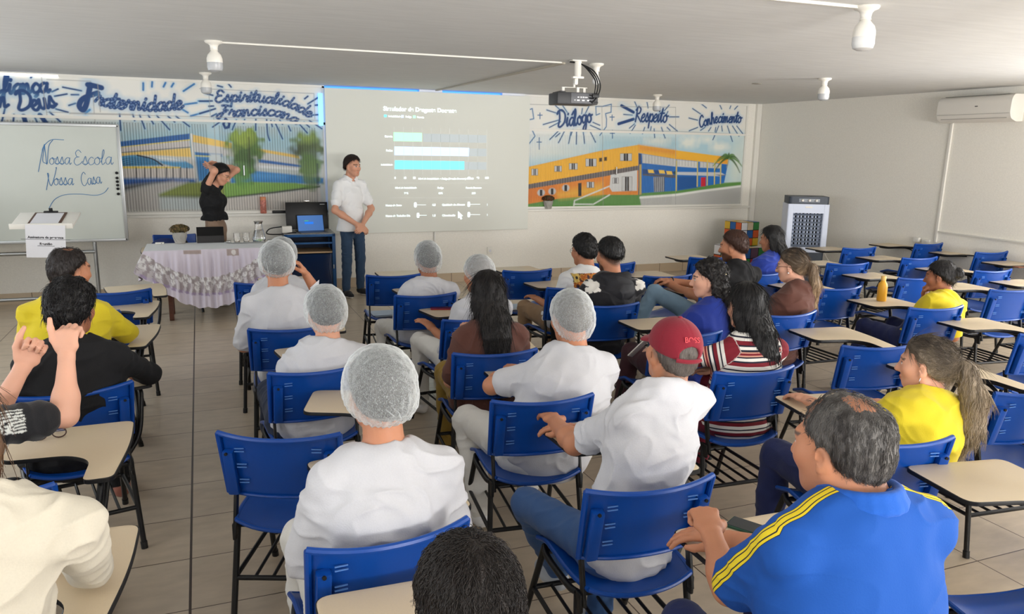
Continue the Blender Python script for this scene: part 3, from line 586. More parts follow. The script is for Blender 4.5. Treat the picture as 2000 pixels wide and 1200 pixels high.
# ------------------------------------------------------------------ ceiling lamps
M_porc=mat('white_porcelain',rgb(240,236,226),.3); M_bulb=mat('frosted_bulb',rgb(226,226,224),.25,spec=.6); M_bulb2=mat('grey_diffuser',rgb(186,188,190),.25)
def lamp(x,y,lab,big=True,s=1.0):
    r=empty('ceiling_lamp',(x,y,HC)); tag(r,lab,'ceiling lamp','bulbs in porcelain sockets on the ceiling')
    MB().lathe([(.001,0),(.062,0),(.066,-.006),(.06,-.016),(.04,-.024),(.03,-.034),(.026,-.06),(.03,-.068),(.001,-.07)],seg=28).build('lamp_socket',M_porc,r)
    if big:
        MB().lathe([(.022,-.068),(.03,-.08),(.048,-.1),(.056,-.125),(.057,-.15),(.056,-.155)],seg=28).build('bulb_collar',M_porc,r)
        MB().lathe([(.056,-.155),(.057,-.19),(.05,-.212),(.03,-.222),(.0005,-.224)],seg=28).build('bulb',M_bulb2 if y>6 else M_bulb,r)
    else:
        MB().lathe([(.018,-.068),(.02,-.1),(.03,-.125)],seg=24).build('bulb_collar',M_porc,r)
        MB().lathe([(.03,-.125),(.034,-.145),(.03,-.168),(.018,-.182),(.0005,-.186)],seg=24).build('bulb',M_bulb,r)
for a in ((.158,6.46,'large white bulb in a porcelain socket at the left end of the long conduit'),(.125,9.3,'smaller-looking bulb lamp close to the painted word Espiritualidade'),(3.36,6.43,'slim bulb in a porcelain socket beside the projector mount',False),(5.9,9.47,'bulb lamp hanging in front of the painted word Respeito'),(6.03,6.49,'bulb lamp on the ceiling above the air cooler'),(3.29,3.29,'nearest white bulb lamp at the top right of the ceiling')): lamp(*a)
def duct(name,a,b,lab,w_=.022,mt=None):
    a=np.array(a);b=np.array(b); c=(a+b)/2; d=b-a; l=np.linalg.norm(d); 
    x=d/l; up=np.array([0,0,1.]) if abs(x[2])<.9 else np.array([1.,0,0]); y=np.cross(up,x); y/=np.linalg.norm(y); z=np.cross(x,y)
    return tag(MB().box(c,(l,w_,w_*.6),rot=np.stack([x,y,z],1),bev=.002).build(name,mt or M_white),lab,'cable duct')
hz=HC-.008
duct('cable_duct',(.2,6.46,hz),(3.02,6.44,hz),'long white cable duct across the ceiling to the projector')
duct('cable_duct',(3.05,6.46,hz),(3.0,10.3,hz),'beige cable duct on the ceiling from the projector to the screen',.03,mat('beige_duct',rgb(176,168,152),.5))
duct('cable_duct',(1.4,3.34,hz),(3.24,3.3,hz),'white cable duct leading to the nearest ceiling lamp',.026)
tag(MB().lathe([(.001,0),(.05,0),(.052,-.006),(.001,-.012)],(5.85,7.34,HC)).build('ceiling_plate',mat('tarnished_plate',rgb(150,146,136),.5)),'small round blank plate on the ceiling in front of the Conhecimento panel','ceiling plate')
# ------------------------------------------------------------------ projector
pj=empty('projector',(3.06,6.2,2.255)); pj.rotation_euler=(0,0,-.12)
tag(pj,'dark grey ceiling projector hanging on a white mount with cables','projector')
MG=mat('projector_grey',rgb(58,58,60),.45,bump=.02,scale=200); MGL=mat('projector_panel',rgb(96,97,101),.4)
m=MB(); m.box((0,.1,.05),(.37,.26,.1),bev=.012); m.box((-.13,.1,.105),(.05,.22,.012),bev=.004); m.build('projector_body',MG,pj)
m=MB(); m.box((.045,-.032,.052),(.22,.008,.086),bev=.003); m.build('port_panel',MGL,pj)
m=MB()
for k,(x,z,w_,h_) in enumerate(((-.0,.06,.014,.008),(.025,.06,.012,.01),(.045,.06,.012,.01),(.07,.06,.026,.006),(-.03,.035,.008,.008),(.0,.034,.024,.01),(.045,.034,.022,.01),(.09,.034,.02,.01))): m.box((x,-.0375,z),(w_,.005,h_))
m.build('port',mat('port_metal',rgb(205,205,205),.35,.5),pj)
m=MB(); m.lathe([(.028,0),(.03,.02),(.026,.03),(.001,.03)],(-.11,.235,.05),20,axis='y'); m.build('lens',M_dark,pj)
m=MB(); m.tube([(.03,.08,.37),(.03,.08,.26)],.03,16); m.box((.03,.08,.37),(.13,.09,.008)); m.tube([(.03,.08,.26),(.03,.08,.235)],.028,16); m.box((.03,.08,.232),(.1,.05,.018),bev=.003); m.tube([(.02,.08,.225),(.02,.08,.18)],.014,10); m.box((.01,.08,.195),(.028,.05,.05),bev=.003); m.tube([(0,.08,.18),(0,.08,.145)],.01); m.box((0,.08,.146),(.23,.03,.006))
for x,y in ((-.1,.08),(.02,.04),(.1,.1)): m.box((x,y,.122),(.022,.02,.05))
m.build('ceiling_mount',M_porc,pj)
m=MB()
for k in range(3):
    P=[(-.02-k*.01,.1,.362),(.06,.06,.34),(.15,.0+k*.012,.28-k*.02),(.2-k*.02,-.02,.18),(.19-k*.02,-.03,.1),(.14,-.045,.03+k*.025),(.1,-.04,.03+k*.025)]
    m.tube(smoothpts(P,6),.006,8)
m.build('projector_cable',M_black,pj)
m=MB(); m.box((.155,-.04,.075),(.06,.03,.03),bev=.003); m.box((.15,-.04,.018),(.05,.03,.016),bev=.003); m.build('cable_plug',M_black,pj)
# ------------------------------------------------------------------ wall-mounted air conditioner, wiring
a=empty('air_conditioner',(XR,6.5,2.25)); tag(a,'long white split air conditioner mounted high on the right wall','air conditioner')
M_ac=mat('air_conditioner_white',rgb(226,222,214),.4)
prof=rounded([(0,.0),(0,.29),(-.17,.29),(-.205,.24),(-.215,.1),(-.19,.03),(-.1,-.005)],[.005,.01,.03,.04,.05,.03,.03],4)
Mx=np.array([[1,0,0],[0,0,1],[0,1,0]])
MB().prism(prof,-.46,.46,M=Mx).build('casing',M_ac,a)
m=MB(); m.box((-.2125,0,.085),(.004,.9,.004)); m.box((-.19,0,.036),(.006,.82,.006)); m.build('seam',mat('shadow_line_grey',rgb(160,156,148),.6),a)
MB().box((-.12,0,.292),(.1,.8,.006)).build('top_grille',mat('grille_grey',rgb(150,148,142),.6),a)
MB().box((-.216,-.05,.17),(.002,.035,.012)).build('badge',mat('badge_grey',rgb(96,96,96),.4),a)
duct('wall_duct',(XR-.01,6.9,2.25),(XR-.01,6.93,.82),'vertical white cable duct below the air conditioner',.035)
duct('wall_duct',(XR-.01,6.9,.95),(XR-.01,4.4,.93),'horizontal white cable duct along the right wall',.03)
o=empty('power_outlet',(XR,7.05,.8)); tag(o,'white power outlet boxes low on the right wall','power outlet'); MB().box((-.02,0,0),(.04,.1,.07),bev=.006).build('outlet_box',M_white,o); MB().box((-.03,.13,.02),(.05,.08,.06),bev=.01).build('plug',M_white,o)
o=empty('power_outlet',(3.82,WY,.43)); tag(o,'small white power outlet on the front wall under the projection screen','power outlet'); MB().box((0,-.008,0),(.075,.016,.11),bev=.004).build('outlet_box',M_white,o); MB().lathe([(.0,-.002),(.02,-.002),(.02,0)],(0,-.017,0),14,axis='y').build('socket_face',M_paper,o)
# ------------------------------------------------------------------ tablet-arm chairs
M_slot=mat('pale_slot',rgb(80,124,190),.5)  # pale colour stands for light showing through the backrest slits
def sheet(fn,nu,nv,th,rim=0):
    """thin shell from a parametric surface: front grid and offset back grid"""
    P=np.array([[fn(u/(nu-1),v/(nv-1)) for u in range(nu)] for v in range(nv)])
    du=np.gradient(P,axis=1); dv=np.gradient(P,axis=0); n=np.cross(du,dv); n/=np.linalg.norm(n,axis=2,keepdims=True)+1e-9
    Q=P-n*th; V=np.concatenate([P.reshape(-1,3),Q.reshape(-1,3)]); N_=nu*nv; Fc=[]
    for v in range(nv-1):
        for u in range(nu-1):
            a=v*nu+u; q=(a,a+1,a+nu+1,a+nu); Fc.append(q); Fc.append(tuple(N_+i for i in q[::-1]))
    ed=[*[(i,i+1) for i in range(nu-1)],*[(nu-1+i*nu,nu-1+(i+1)*nu) for i in range(nv-1)],*[(nu*nv-1-i,nu*nv-2-i) for i in range(nu-1)],*[((nv-1-i)*nu,(nv-2-i)*nu) for i in range(nv-1)]]
    for a,b in ed: Fc.append((b,a,N_+a,N_+b))
    return V,Fc
def make_chair():
    r=empty('student_chair')
    # backrest: dished panel, rolled rim, two pockets for the uprights, slits
    zb,zt=.565,.825
    def surf(u,v):
        x=(u-.5)*.456; k=2*abs(u-.5); z=zb+(zt-zb)*v; dish=.05*(1-k**2.2); sag=.012*(1-k*k)*v
        if v>.999: z-=0
        return (x*(1-.03*(1-v)),-.185-.062*v-dish+.0, z-sag)
    m=MB(); V,Fc=sheet(surf,23,9,.007); m.add(V,Fc)
    top=[np.array(surf(i/22,1.0))+[0,-.006,0] for i in range(23)]; m.tube(top,.0105,8)
    bot=[np.array(surf(i/22,0))+[0,-.004,0] for i in range(23)]; m.tube(bot,.0075,8)
    for s in (0,1):
        sx=1 if s else -1; e=[np.array(surf(s,i/8)) for i in range(9)]
        m.tube([q+[-sx*.002,-.01,0] for q in e],.0105,8)
        for i in range(8):
            pass
        a=np.array(surf(.5+sx*.42,.02)); b=np.array(surf(.5+sx*.42,.76)); mid=(a+b)/2+[0,-.018,0]; ang=math.atan2(-(b-a)[1],(b-a)[2])
        m.box(mid,(.042,.034,.195),rot=rotx(ang),bev=.009)
        tp=b+[0,-.026,-.012]; m.lathe([(.0001,-.002),(.006,-.002),(.006,.004)],tp+[0,-.012,.005],10,mi=2,axis='y')
        for k in range(3):
            c=np.array(surf(.5+sx*.315,.8-k*.27))+[0,-.011,0]
            for d in (-.006,.006): m.box(c+[0,0,d],(.036,.004,.0035),mi=1)
    m.build('backrest',[M_blue,M_slot,M_dark],r)
    def seat(u,v):
        x=(u-.5)*2; y=(v-.5)*2; w_=.21*(1-.10*max(0,-y)**3); yy=.22*y-(.03*(1-x*x)*(1 if y<0 else -.3)*abs(y)**2)
        z=.445-.018*(1-x*x)*(1-.5*abs(y))+.02*abs(x)**3-(.035*max(0,y-.55)/.45 if y>.55 else 0)*1.0
        return (x*w_,yy,z)
    m=MB(); V,Fc=sheet(seat,17,17,.012); m.add(V,Fc)
    m.tube([np.array(seat(i/16,0))+[0,.0,-.006] for i in range(17)],.009,8); m.tube([np.array(seat(i/16,1))+[0,0,-.006] for i in range(17)],.009,8)
    for s in (0,1): m.tube([np.array(seat(s,i/16))+[0,0,-.006] for i in range(17)],.009,8)
    m.build('seat',M_blue,r)
    RLt=lambda s:(s*.205,-.165,.42); FRt=lambda s:(s*.2,.165,.415)
    for s in (-1,1):
        for (a,b) in ((RLt(s),(s*.225,-.225,0)),(FRt(s),(s*.225,.33,0))):
            a=np.array(a);b=np.array(b); m=MB(); m.tube([a,b+(a-b)*.06,b],[.0125,.0125,.0125],12); m.tube([b+(a-b)*.08,b],.0155,12); m.build('leg',M_blackmetal,r)
    m=MB()
    for s in (-1,1):
        m.tube(smoothpts([RLt(s),(s*.212,-.1,.41),(s*.212,.1,.405),FRt(s)],5),.0125,10)
        m.box((s*.2,-.19,.485),(.012,.03,.19),rot=rotx(-.22),bev=.003); m.box((s*.207,-.185,.4),(.014,.05,.07),bev=.006)
        p=lambda f,q: np.array(f)+(np.array(q)-np.array(f))*.52
        m.tube([p(RLt(s),(s*.225,-.225,0)),p(FRt(s),(s*.225,.33,0))],.0095,8)
    m.tube([(-.205,-.15,.405),(.205,-.15,.405)],.0115,8); m.tube([(-.2,.15,.4),(.2,.15,.4)],.0115,8)
    m.build('frame',M_blackmetal,r)
    m=MB(); m.tube([(-.215,-.196,.2),(.215,-.196,.2)],.0105,10); m.tube([(-.212,.245,.2),(.212,.245,.2)],.0105,10)
    for k in range(5): m.tube([(-.14+k*.07,-.2,.2),(-.14+k*.07,.245,.2)],.007,8)
    m.build('book_rack',M_blackmetal,r)
    # writing tablet with its steel bracket
    out=rounded([(.255,-.005),(.352,.0),(.372,.34),(.352,.612),(-.085,.585),(-.058,.268),(.17,.262),(.252,.19)],[.03,.03,.2,.045,.045,.045,.05,.09],6)
    ins=[((x-.14)*.985+.14,(y-.33)*.985+.33) for x,y in out]
    m=MB(); n=len(out); m.add([(x,y,.709) for x,y in out]+[(x,y,.7225) for x,y in out]+[(x,y,.7245) for x,y in ins],[tuple(range(2*n,3*n))],0)
    b0=m.n-3*n
    for i in range(n):
        j=(i+1)%n; m.f+=[(b0+i,b0+j,b0+n+j,b0+n+i),(b0+n+i,b0+n+j,b0+2*n+j,b0+2*n+i)]; m.m+=[1,1]
    m.f.append(tuple(b0+i for i in range(n-1,-1,-1))); m.m.append(1)
    t=m.build('writing_tablet',[M_lam,M_black],r,angle=30)
    m=MB(); m.tube(smoothpts([(.2,-.08,.41),(.27,-.03,.5),(.3,.03,.66),(.3,.06,.7)],5),.0115,10); m.tube(smoothpts([(.205,.05,.405),(.28,.06,.5),(.3,.2,.66),(.28,.34,.7)],5),.0115,10)
    m.tube(smoothpts([(.3,.05,.698),(.315,.3,.698),(.29,.5,.698),(.1,.5,.698),(-.02,.44,.698),(.0,.33,.698),(.2,.31,.698),(.285,.2,.698)],5,True),.009,8,closed=True)
    m.build('tablet_bracket',M_blackmetal,t)
    return r
CHP={'A': (0.309, 3.076, -0.378), 'P9': (0.452, 3.922, 0.069), 'P8': (0.454, 4.846, -0.076), 'P7': (0.448, 5.776, -0.105), 'c1': (0.449, 6.486, -0.089), 'P10': (0.415, 2.202, 0.059), 'P26': (0.234, 1.283, -0.1), 'P11': (1.482, 5.628, -0.021), 'P12': (1.542, 4.771, 0.098), 'E': (1.487, 6.553, -0.107), 'P13': (1.416, 3.948, -0.097), 'P14': (1.343, 3.154, -0.116), 'P15': (1.307, 2.244, -0.07), 'P16': (2.658, 5.602, 0.004), 'P17': (2.61, 4.895, -0.103), 'F': (2.65, 6.486, -0.035), 'G': (3.614, 6.654, -0.1), 'H': (3.707, 5.86, -0.081), 'I': (4.785, 6.75, -0.106), 'P19': (4.585, 5.72, 0.123), 'P21': (3.581, 4.245, 0.098), 'P22': (2.496, 3.221, -0.057), 'C': (3.529, 3.39, -0.203), 'P23': (4.785, 4.099, -0.114), 'P24': (2.436, 2.259, -0.246), 'K': (3.519, 2.521, -0.097), 'J': (4.767, 3.284, -0.133), 'L': (6.055, 4.45, -0.127), 'M': (6.863, 5.243, -0.049), 'M2': (6.816, 4.408, -0.1), 'N': (6.927, 6.108, -0.061), 'O': (8.132, 7.04, 0.009), 'Q': (8.162, 6.232, -0.076), 'R': (7.979, 5.376, -0.1), 'S': (6.959, 6.946, -0.066), 'U': (5.876, 5.998, -0.164), 'V': (4.693, 4.942, -0.031), 'W': (5.788, 5.137, -0.038), 'X': (2.338, 1.404, -0.239), 'L1': (-0.637, 6.399, 0.107), 'P3b': (-0.73, 5.667, -0.082), 'P3': (-0.701, 4.83, -0.1), 'P4': (-0.616, 3.915, 0.224), 'P5': (-0.696, 2.883, -0.043), 'P6': (-0.645, 1.894, -0.1), 'P25': (1.309, 1.273, -0.1), 'P20': (2.635, 3.985, -0.1), 'P18': (3.66, 5.0, -0.05), 'T': (-0.3, 9.62, 3.2)}
LAB={
'A':'empty blue chair on the aisle beside the nearest hairnet person',
'P9':'blue chair of the hairnet sitter in dark jeans, just left of the nearest hairnet',
'P8':'blue chair holding the hairnet person who touches his face',
'P7':'blue chair on the aisle with the white-shirted sitter nearest the clothed table',
'c1':'front blue chair of the hairnet column, right beside the clothed table',
'P10':'large foreground blue chair behind the nearest hairnet person',
'P26':'blue chair under the dark-haired head at the bottom edge of the photo',
'P11':'blue chair with the hairnet sitter in front of the projection screen',
'P12':'blue chair of the hairnet person half hidden by long black hair',
'E':'empty blue chair with papers on the seat near the standing man',
'P13':'blue chair of the woman in brown with mustard trousers',
'P14':'blue chair of the broad hairnet person in white trousers',
'P15':'blue chair of the man in the dark red cap and jeans',
'P16':'dark-looking blue chair of the man in the picture-print shirt',
'P17':'blue chair of the man in the black jacket',
'F':'empty blue chair with papers on the seat, left of the man in the picture-print shirt',
'G':'empty blue chair peeking out right of the black jacket man by the front wall',
'H':'empty blue chair left of the crossed knees in light jeans',
'I':'empty blue chair in front of the bearded man, near the puzzle-cube box',
'P18':'blue chair of the bearded man in black',
'P19':'blue chair of the woman with black hair and blue top',
'P20':'blue chair of the curly-haired woman in the blue polo',
'P21':'blue chair of the ponytail woman in the brown shirt',
'P22':'blue chair of the woman in the striped sweater',
'C':'empty blue chair in front of the grey-ponytail woman, white socks showing beyond it',
'P23':'blue chair of the yellow-shirted woman with a hair bun',
'P24':'blue chair of the grey-ponytail woman in yellow',
'K':'empty blue chair at the right edge directly behind the long grey ponytail',
'J':'empty blue chair at the right edge between the bun woman and the grey-ponytail woman',
'L':'empty blue chair just behind and right of the bun woman',
'M':'empty blue chair right behind the hair bun',
'M2':'blue chair off the right edge whose cream tablet reaches in beside the bun',
'N':'empty blue chair third from the right wall, two rows in front of the bun woman',
'O':'empty blue chair nearest the power outlet on the right wall',
'Q':'empty blue chair against the right wall above the hair bun',
'R':'blue chair beyond the right edge with a brown wallet-like pad on its tablet',
'S':'empty blue chair closest to the air cooler',
'U':'empty blue chair one row behind the one closest to the air cooler',
'V':'empty blue chair touching the blond ponytail of the woman in brown',
'W':'empty blue chair in front of the bun woman, its seat behind the yellow bottle',
'X':'blue chair at the bottom right corner, only its seat and large cream tablet in view',
'L1':'empty blue chair on the left nearest the lectern and the clothed table',
'P3b':'empty blue chair in front of the balding man in the yellow T-shirt',
'P3':'blue chair of the balding man in the yellow T-shirt',
'P4':'blue chair of the black-haired sitter in black on the left',
'P5':'blue chair of the person giving thumbs up, eyeglasses on its tablet',
'P6':'blue chair of the sitter in the cream jacket at bottom left',
'P25':'blue chair under the balding man in the blue polo',
'T':'blue chair pushed behind the clothed table'}
def copy_tree(o,parent=None):
    c=o.copy(); COL.objects.link(c); c.parent=parent
    for ch in list(o.children): copy_tree(ch,c)
    return c
proto=make_chair(); CHAIR={}
for i,(k,(x,y,t)) in enumerate(CHP.items()):
    o=proto if i==0 else copy_tree(proto)
    o.location=(x,y,0); o.rotation_euler=(0,0,t); tag(o,LAB[k],'chair','blue tablet-arm student chairs'); CHAIR[k]=o
# ------------------------------------------------------------------ body modelling: smooth distance fields meshed by surface nets
def smin(a,b,k):
    h=np.clip(.5+.5*(b-a)/k,0,1); return b*(1-h)+a*h-k*h*(1-h)
class Sdf:
    def __init__(s): s.p=[]
    def cone(s,a,b,ra,rb,k=.02,op=0): s.p.append(('c',np.array(a,float),np.array(b,float),ra,rb,k,op)); return s
    def chain(s,P,r,k=.02):
        for i in range(len(P)-1): s.cone(P[i],P[i+1],r[i],r[i+1],k)
        return s
    def ell(s,c,r,R=None,k=.02,op=0): s.p.append(('e',np.array(c,float),np.array(r,float),np.eye(3) if R is None else np.array(R,float),0,k,op)); return s
    def loft(s,P,A,B,right,k=.03):
        right=np.array(right,float)
        for i in range(len(P)-1): s.p.append(('l',np.array(P[i],float),np.array(P[i+1],float),(A[i],A[i+1],B[i],B[i+1]),right,k,0))
        return s
    def plane(s,c,n,k=.01): s.p.append(('p',np.array(c,float),np.array(n,float)/np.linalg.norm(n),0,0,k,2)); return s   # keep the side n points away from
    def bnd(s,q):
        if q[0]=='c': r=max(q[3],q[4]); return np.minimum(q[1],q[2])-r,np.maximum(q[1],q[2])+r
        if q[0]=='e': r=np.sqrt(((q[3]*q[2])**2).sum(1)); return q[1]-r,q[1]+r
        if q[0]=='l': r=max(q[3]); return np.minimum(q[1],q[2])-r,np.maximum(q[1],q[2])+r
    def mesh(s,res,smooth=1):
        B=[s.bnd(q) for q in s.p if q[6]==0]; lo=np.min([b[0] for b in B],0)-3*res; hi=np.max([b[1] for b in B],0)+3*res
        n=np.ceil((hi-lo)/res).astype(int)+1; D=np.full(n,.08,np.float32); ax=[lo[i]+np.arange(n[i])*res for i in range(3)]
        for q in s.p:
            t,k,op=q[0],q[5],q[6]
            if t=='p': sl=(slice(None),)*3
            else:
                a,b=s.bnd(q); m=k+2*res+.012; i0=np.clip(np.floor((a-m-lo)/res).astype(int),0,n-1); i1=np.clip(np.ceil((b+m-lo)/res).astype(int)+1,1,n)
                if (i1<=i0).any(): continue
                sl=tuple(slice(i0[j],i1[j]) for j in range(3))
            X,Y,Z=[ax[j][sl[j]].astype(np.float32) for j in range(3)]; X=X[:,None,None];Y=Y[None,:,None];Z=Z[None,None,:]
            if t=='c' or t=='l':
                a,b=q[1],q[2]; ab=b-a; L2=ab@ab+1e-12; px,py,pz=X-a[0],Y-a[1],Z-a[2]; h0=(px*ab[0]+py*ab[1]+pz*ab[2])/L2; h=np.clip(h0,0,1)
                if t=='c':
                    d=np.sqrt((px-h*ab[0])**2+(py-h*ab[1])**2+(pz-h*ab[2])**2)-(q[3]+h*(q[4]-q[3]))
                else:
                    A0,A1,B0,B1=q[3]; L_=math.sqrt(L2); ad=ab/L_; rt=q[4]-ad*(q[4]@ad); rt/=np.linalg.norm(rt); fr=np.cross(ad,rt)
                    wa=A0+h*(A1-A0); wb=B0+h*(B1-B0); u=(px*rt[0]+py*rt[1]+pz*rt[2])/wa; v=(px*fr[0]+py*fr[1]+pz*fr[2])/wb; mn=np.minimum(wa,wb); w_=(h0-h)*L_/mn
                    d=(np.sqrt(u*u+v*v+w_*w_)-1)*mn
            elif t=='e':
                R=q[3]; r=q[2]; px,py,pz=X-q[1][0],Y-q[1][1],Z-q[1][2]; l=[px*R[0,j]+py*R[1,j]+pz*R[2,j] for j in range(3)]
                k0=np.sqrt(sum((l[j]/r[j])**2 for j in range(3)))+1e-6; k1=np.sqrt(sum((l[j]/r[j]**2)**2 for j in range(3)))+1e-6; d=k0*(k0-1)/k1
            else: d=(X-q[1][0])*q[2][0]+(Y-q[1][1])*q[2][1]+(Z-q[1][2])*q[2][2]
            if op==0: D[sl]=smin(D[sl],d,k)
            elif op==1: D[sl]=-smin(-D[sl],d,k)
            else: D[sl]=-smin(-D[sl],-d,k)
        return surfnets(D,lo,res,smooth)
def surfnets(D,lo,res,smooth=1):
    S=D<0; c=np.zeros(np.array(D.shape)-1,np.uint8)
    for i in(0,1):
        for j in(0,1):
            for k in(0,1): c+=S[i:S.shape[0]-1+i,j:S.shape[1]-1+j,k:S.shape[2]-1+k]
    act=np.argwhere((c>0)&(c<8)); ids=np.full(c.shape,-1,np.int32); ids[tuple(act.T)]=np.arange(len(act))
    off=np.array([(i,j,k) for i in(0,1) for j in(0,1) for k in(0,1)]); val=np.stack([D[tuple((act+o).T)] for o in off],1)
    acc=np.zeros((len(act),3)); cnt=np.zeros(len(act))
    for a in range(8):
        for b in range(a+1,8):
            if np.abs(off[a]-off[b]).sum()!=1: continue
            m=(val[:,a]<0)!=(val[:,b]<0); t=val[:,a]/(val[:,a]-val[:,b]+1e-12); acc+=np.where(m[:,None],off[a]+t[:,None]*(off[b]-off[a]),0); cnt+=m
    V=(act+acc/cnt[:,None])*res+lo; Fq=[]
    for axis in range(3):
        o1,o2=[(1,2),(2,0),(0,1)][axis]; sh=[slice(None)]*3; sh2=[slice(None)]*3; sh[axis]=slice(0,-1); sh2[axis]=slice(1,None)
        A,B_=S[tuple(sh)],S[tuple(sh2)]; e=np.argwhere(A!=B_); e=e[(e[:,o1]>0)&(e[:,o2]>0)&(e[:,o1]<D.shape[o1]-1)&(e[:,o2]<D.shape[o2]-1)]
        fl=A[tuple(e.T)]; q=[]
        for d1,d2 in((1,1),(0,1),(0,0),(1,0)):
            cc=e.copy(); cc[:,o1]-=d1; cc[:,o2]-=d2; q.append(ids[tuple(cc.T)])
        q=np.stack(q,1); q[~fl]=q[~fl][:,::-1]; Fq.append(q)
    Fq=np.concatenate(Fq); Fq=Fq[(Fq>=0).all(1)]
    for _ in range(smooth):
        A=np.zeros_like(V); n=np.zeros(len(V))
        for i in range(4):
            a,b=Fq[:,i],Fq[:,(i+1)%4]
            for j in range(3): A[:,j]+=np.bincount(a,V[b,j],len(V))
            n+=np.bincount(a,minlength=len(V))
        V=.5*V+.5*A/np.maximum(n,1)[:,None]
    return V,Fq
def vnormals(V,Fq):
    n=np.cross(V[Fq[:,2]]-V[Fq[:,0]],V[Fq[:,3]]-V[Fq[:,1]]); N_=np.zeros_like(V)
    for i in range(4):
        for j in range(3): N_[:,j]+=np.bincount(Fq[:,i],n[:,j],len(V))
    return N_/(np.linalg.norm(N_,axis=1,keepdims=True)+1e-9)
def vcol(me,C):
    ca=me.color_attributes.new('tint','FLOAT_COLOR','POINT'); ca.data.foreach_set('color',np.concatenate([np.clip(C,0,1),np.ones((len(C),1))],1).astype(np.float32).ravel())
M_skin=mat('skin',(1,1,1),.5,attr='tint',bump=.06,scale=180,spec=.4)
M_skin.node_tree.nodes['Principled BSDF'].inputs['Subsurface Weight'].default_value=.12; M_skin.node_tree.nodes['Principled BSDF'].inputs['Subsurface Radius'].default_value=(.012,.005,.003)
M_tint=mat('printed_cloth',(1,1,1),.85,attr='tint',bump=.15,scale=260,sheen=.15)
CM={}
def rampmat(name,base,per,stops):
    """cloth whose woven or printed stripes follow the float attribute 'band'"""
    m=mat(name,base,.85,bump=.12,scale=240); N=m.node_tree.nodes; L=m.node_tree.links; a=N.new('ShaderNodeAttribute'); a.attribute_name='band'; src=a.outputs['Fac']
    d=N.new('ShaderNodeMath'); d.operation='DIVIDE'; d.inputs[1].default_value=per; L.new(src,d.inputs[0]); fr=N.new('ShaderNodeMath'); fr.operation='FRACT'; L.new(d.outputs[0],fr.inputs[0])
    r=N.new('ShaderNodeValToRGB'); r.color_ramp.interpolation='CONSTANT'; e=r.color_ramp.elements
    for i,(p,c) in enumerate(stops):
        q=e[i] if i<2 else e.new(p); q.position=p; q.color=(*c,1)
    L.new(fr.outputs[0],r.inputs[0]); L.new(r.outputs[0],N['Principled BSDF'].inputs['Base Color']); return m
def cloth(name,c=None,rough=.9,b=.12,sc=220,**kw):
    if name not in CM: CM[name]=mat(name,c,rough,bump=b,scale=sc,sheen=(.1 if max(c)>.05 else 0),var=.03,**kw)
    return CM[name]
def hairmat(name,c,rough=.42,st=(1,1,.06),sc=420,var=.45):
    if name not in CM: CM[name]=mat(name,c,rough,bump=.5,scale=sc,var=var,stretch=st,spec=.45)
    return CM[name]
# gauzy bouffant cap: white fibre web, see-through between the fibres
M_net=bpy.data.materials.new('hairnet_gauze'); M_net.use_nodes=True; nt=M_net.node_tree; N=nt.nodes; L=nt.links; b=N['Principled BSDF']
b.inputs['Base Color'].default_value=(*rgb(222,226,226),1); b.inputs['Roughness'].default_value=.8
tc=N.new('ShaderNodeTexCoord'); n1=N.new('ShaderNodeTexNoise'); n1.inputs['Scale'].default_value=420; n1.inputs['Detail'].default_value=2; n1.inputs['Distortion'].default_value=1.2
mp=N.new('ShaderNodeMapping'); mp.inputs['Scale'].default_value=(1,1,.45); L.new(tc.outputs['Object'],mp.inputs[0]); L.new(mp.outputs[0],n1.inputs['Vector'])
mr=N.new('ShaderNodeMapRange'); mr.inputs[1].default_value=.38; mr.inputs[2].default_value=.66; mr.inputs[3].default_value=.12; mr.inputs[4].default_value=.37; L.new(n1.outputs['Fac'],mr.inputs[0])
lw=N.new('ShaderNodeLayerWeight'); lw.inputs[0].default_value=.35; pw=N.new('ShaderNodeMath'); pw.operation='POWER'; pw.inputs[1].default_value=1.6; L.new(lw.outputs['Facing'],pw.inputs[0])
ad=N.new('ShaderNodeMath'); ad.use_clamp=True; L.new(mr.outputs[0],ad.inputs[0]); L.new(pw.outputs[0],ad.inputs[1]); L.new(ad.outputs[0],b.inputs['Alpha'])
SKIN={'fair':rgb(226,172,146),'light':rgb(214,158,130),'tan':rgb(190,130,98),'brown':rgb(160,104,76)}
def unit(v): v=np.array(v,float); return v/(np.linalg.norm(v)+1e-12)
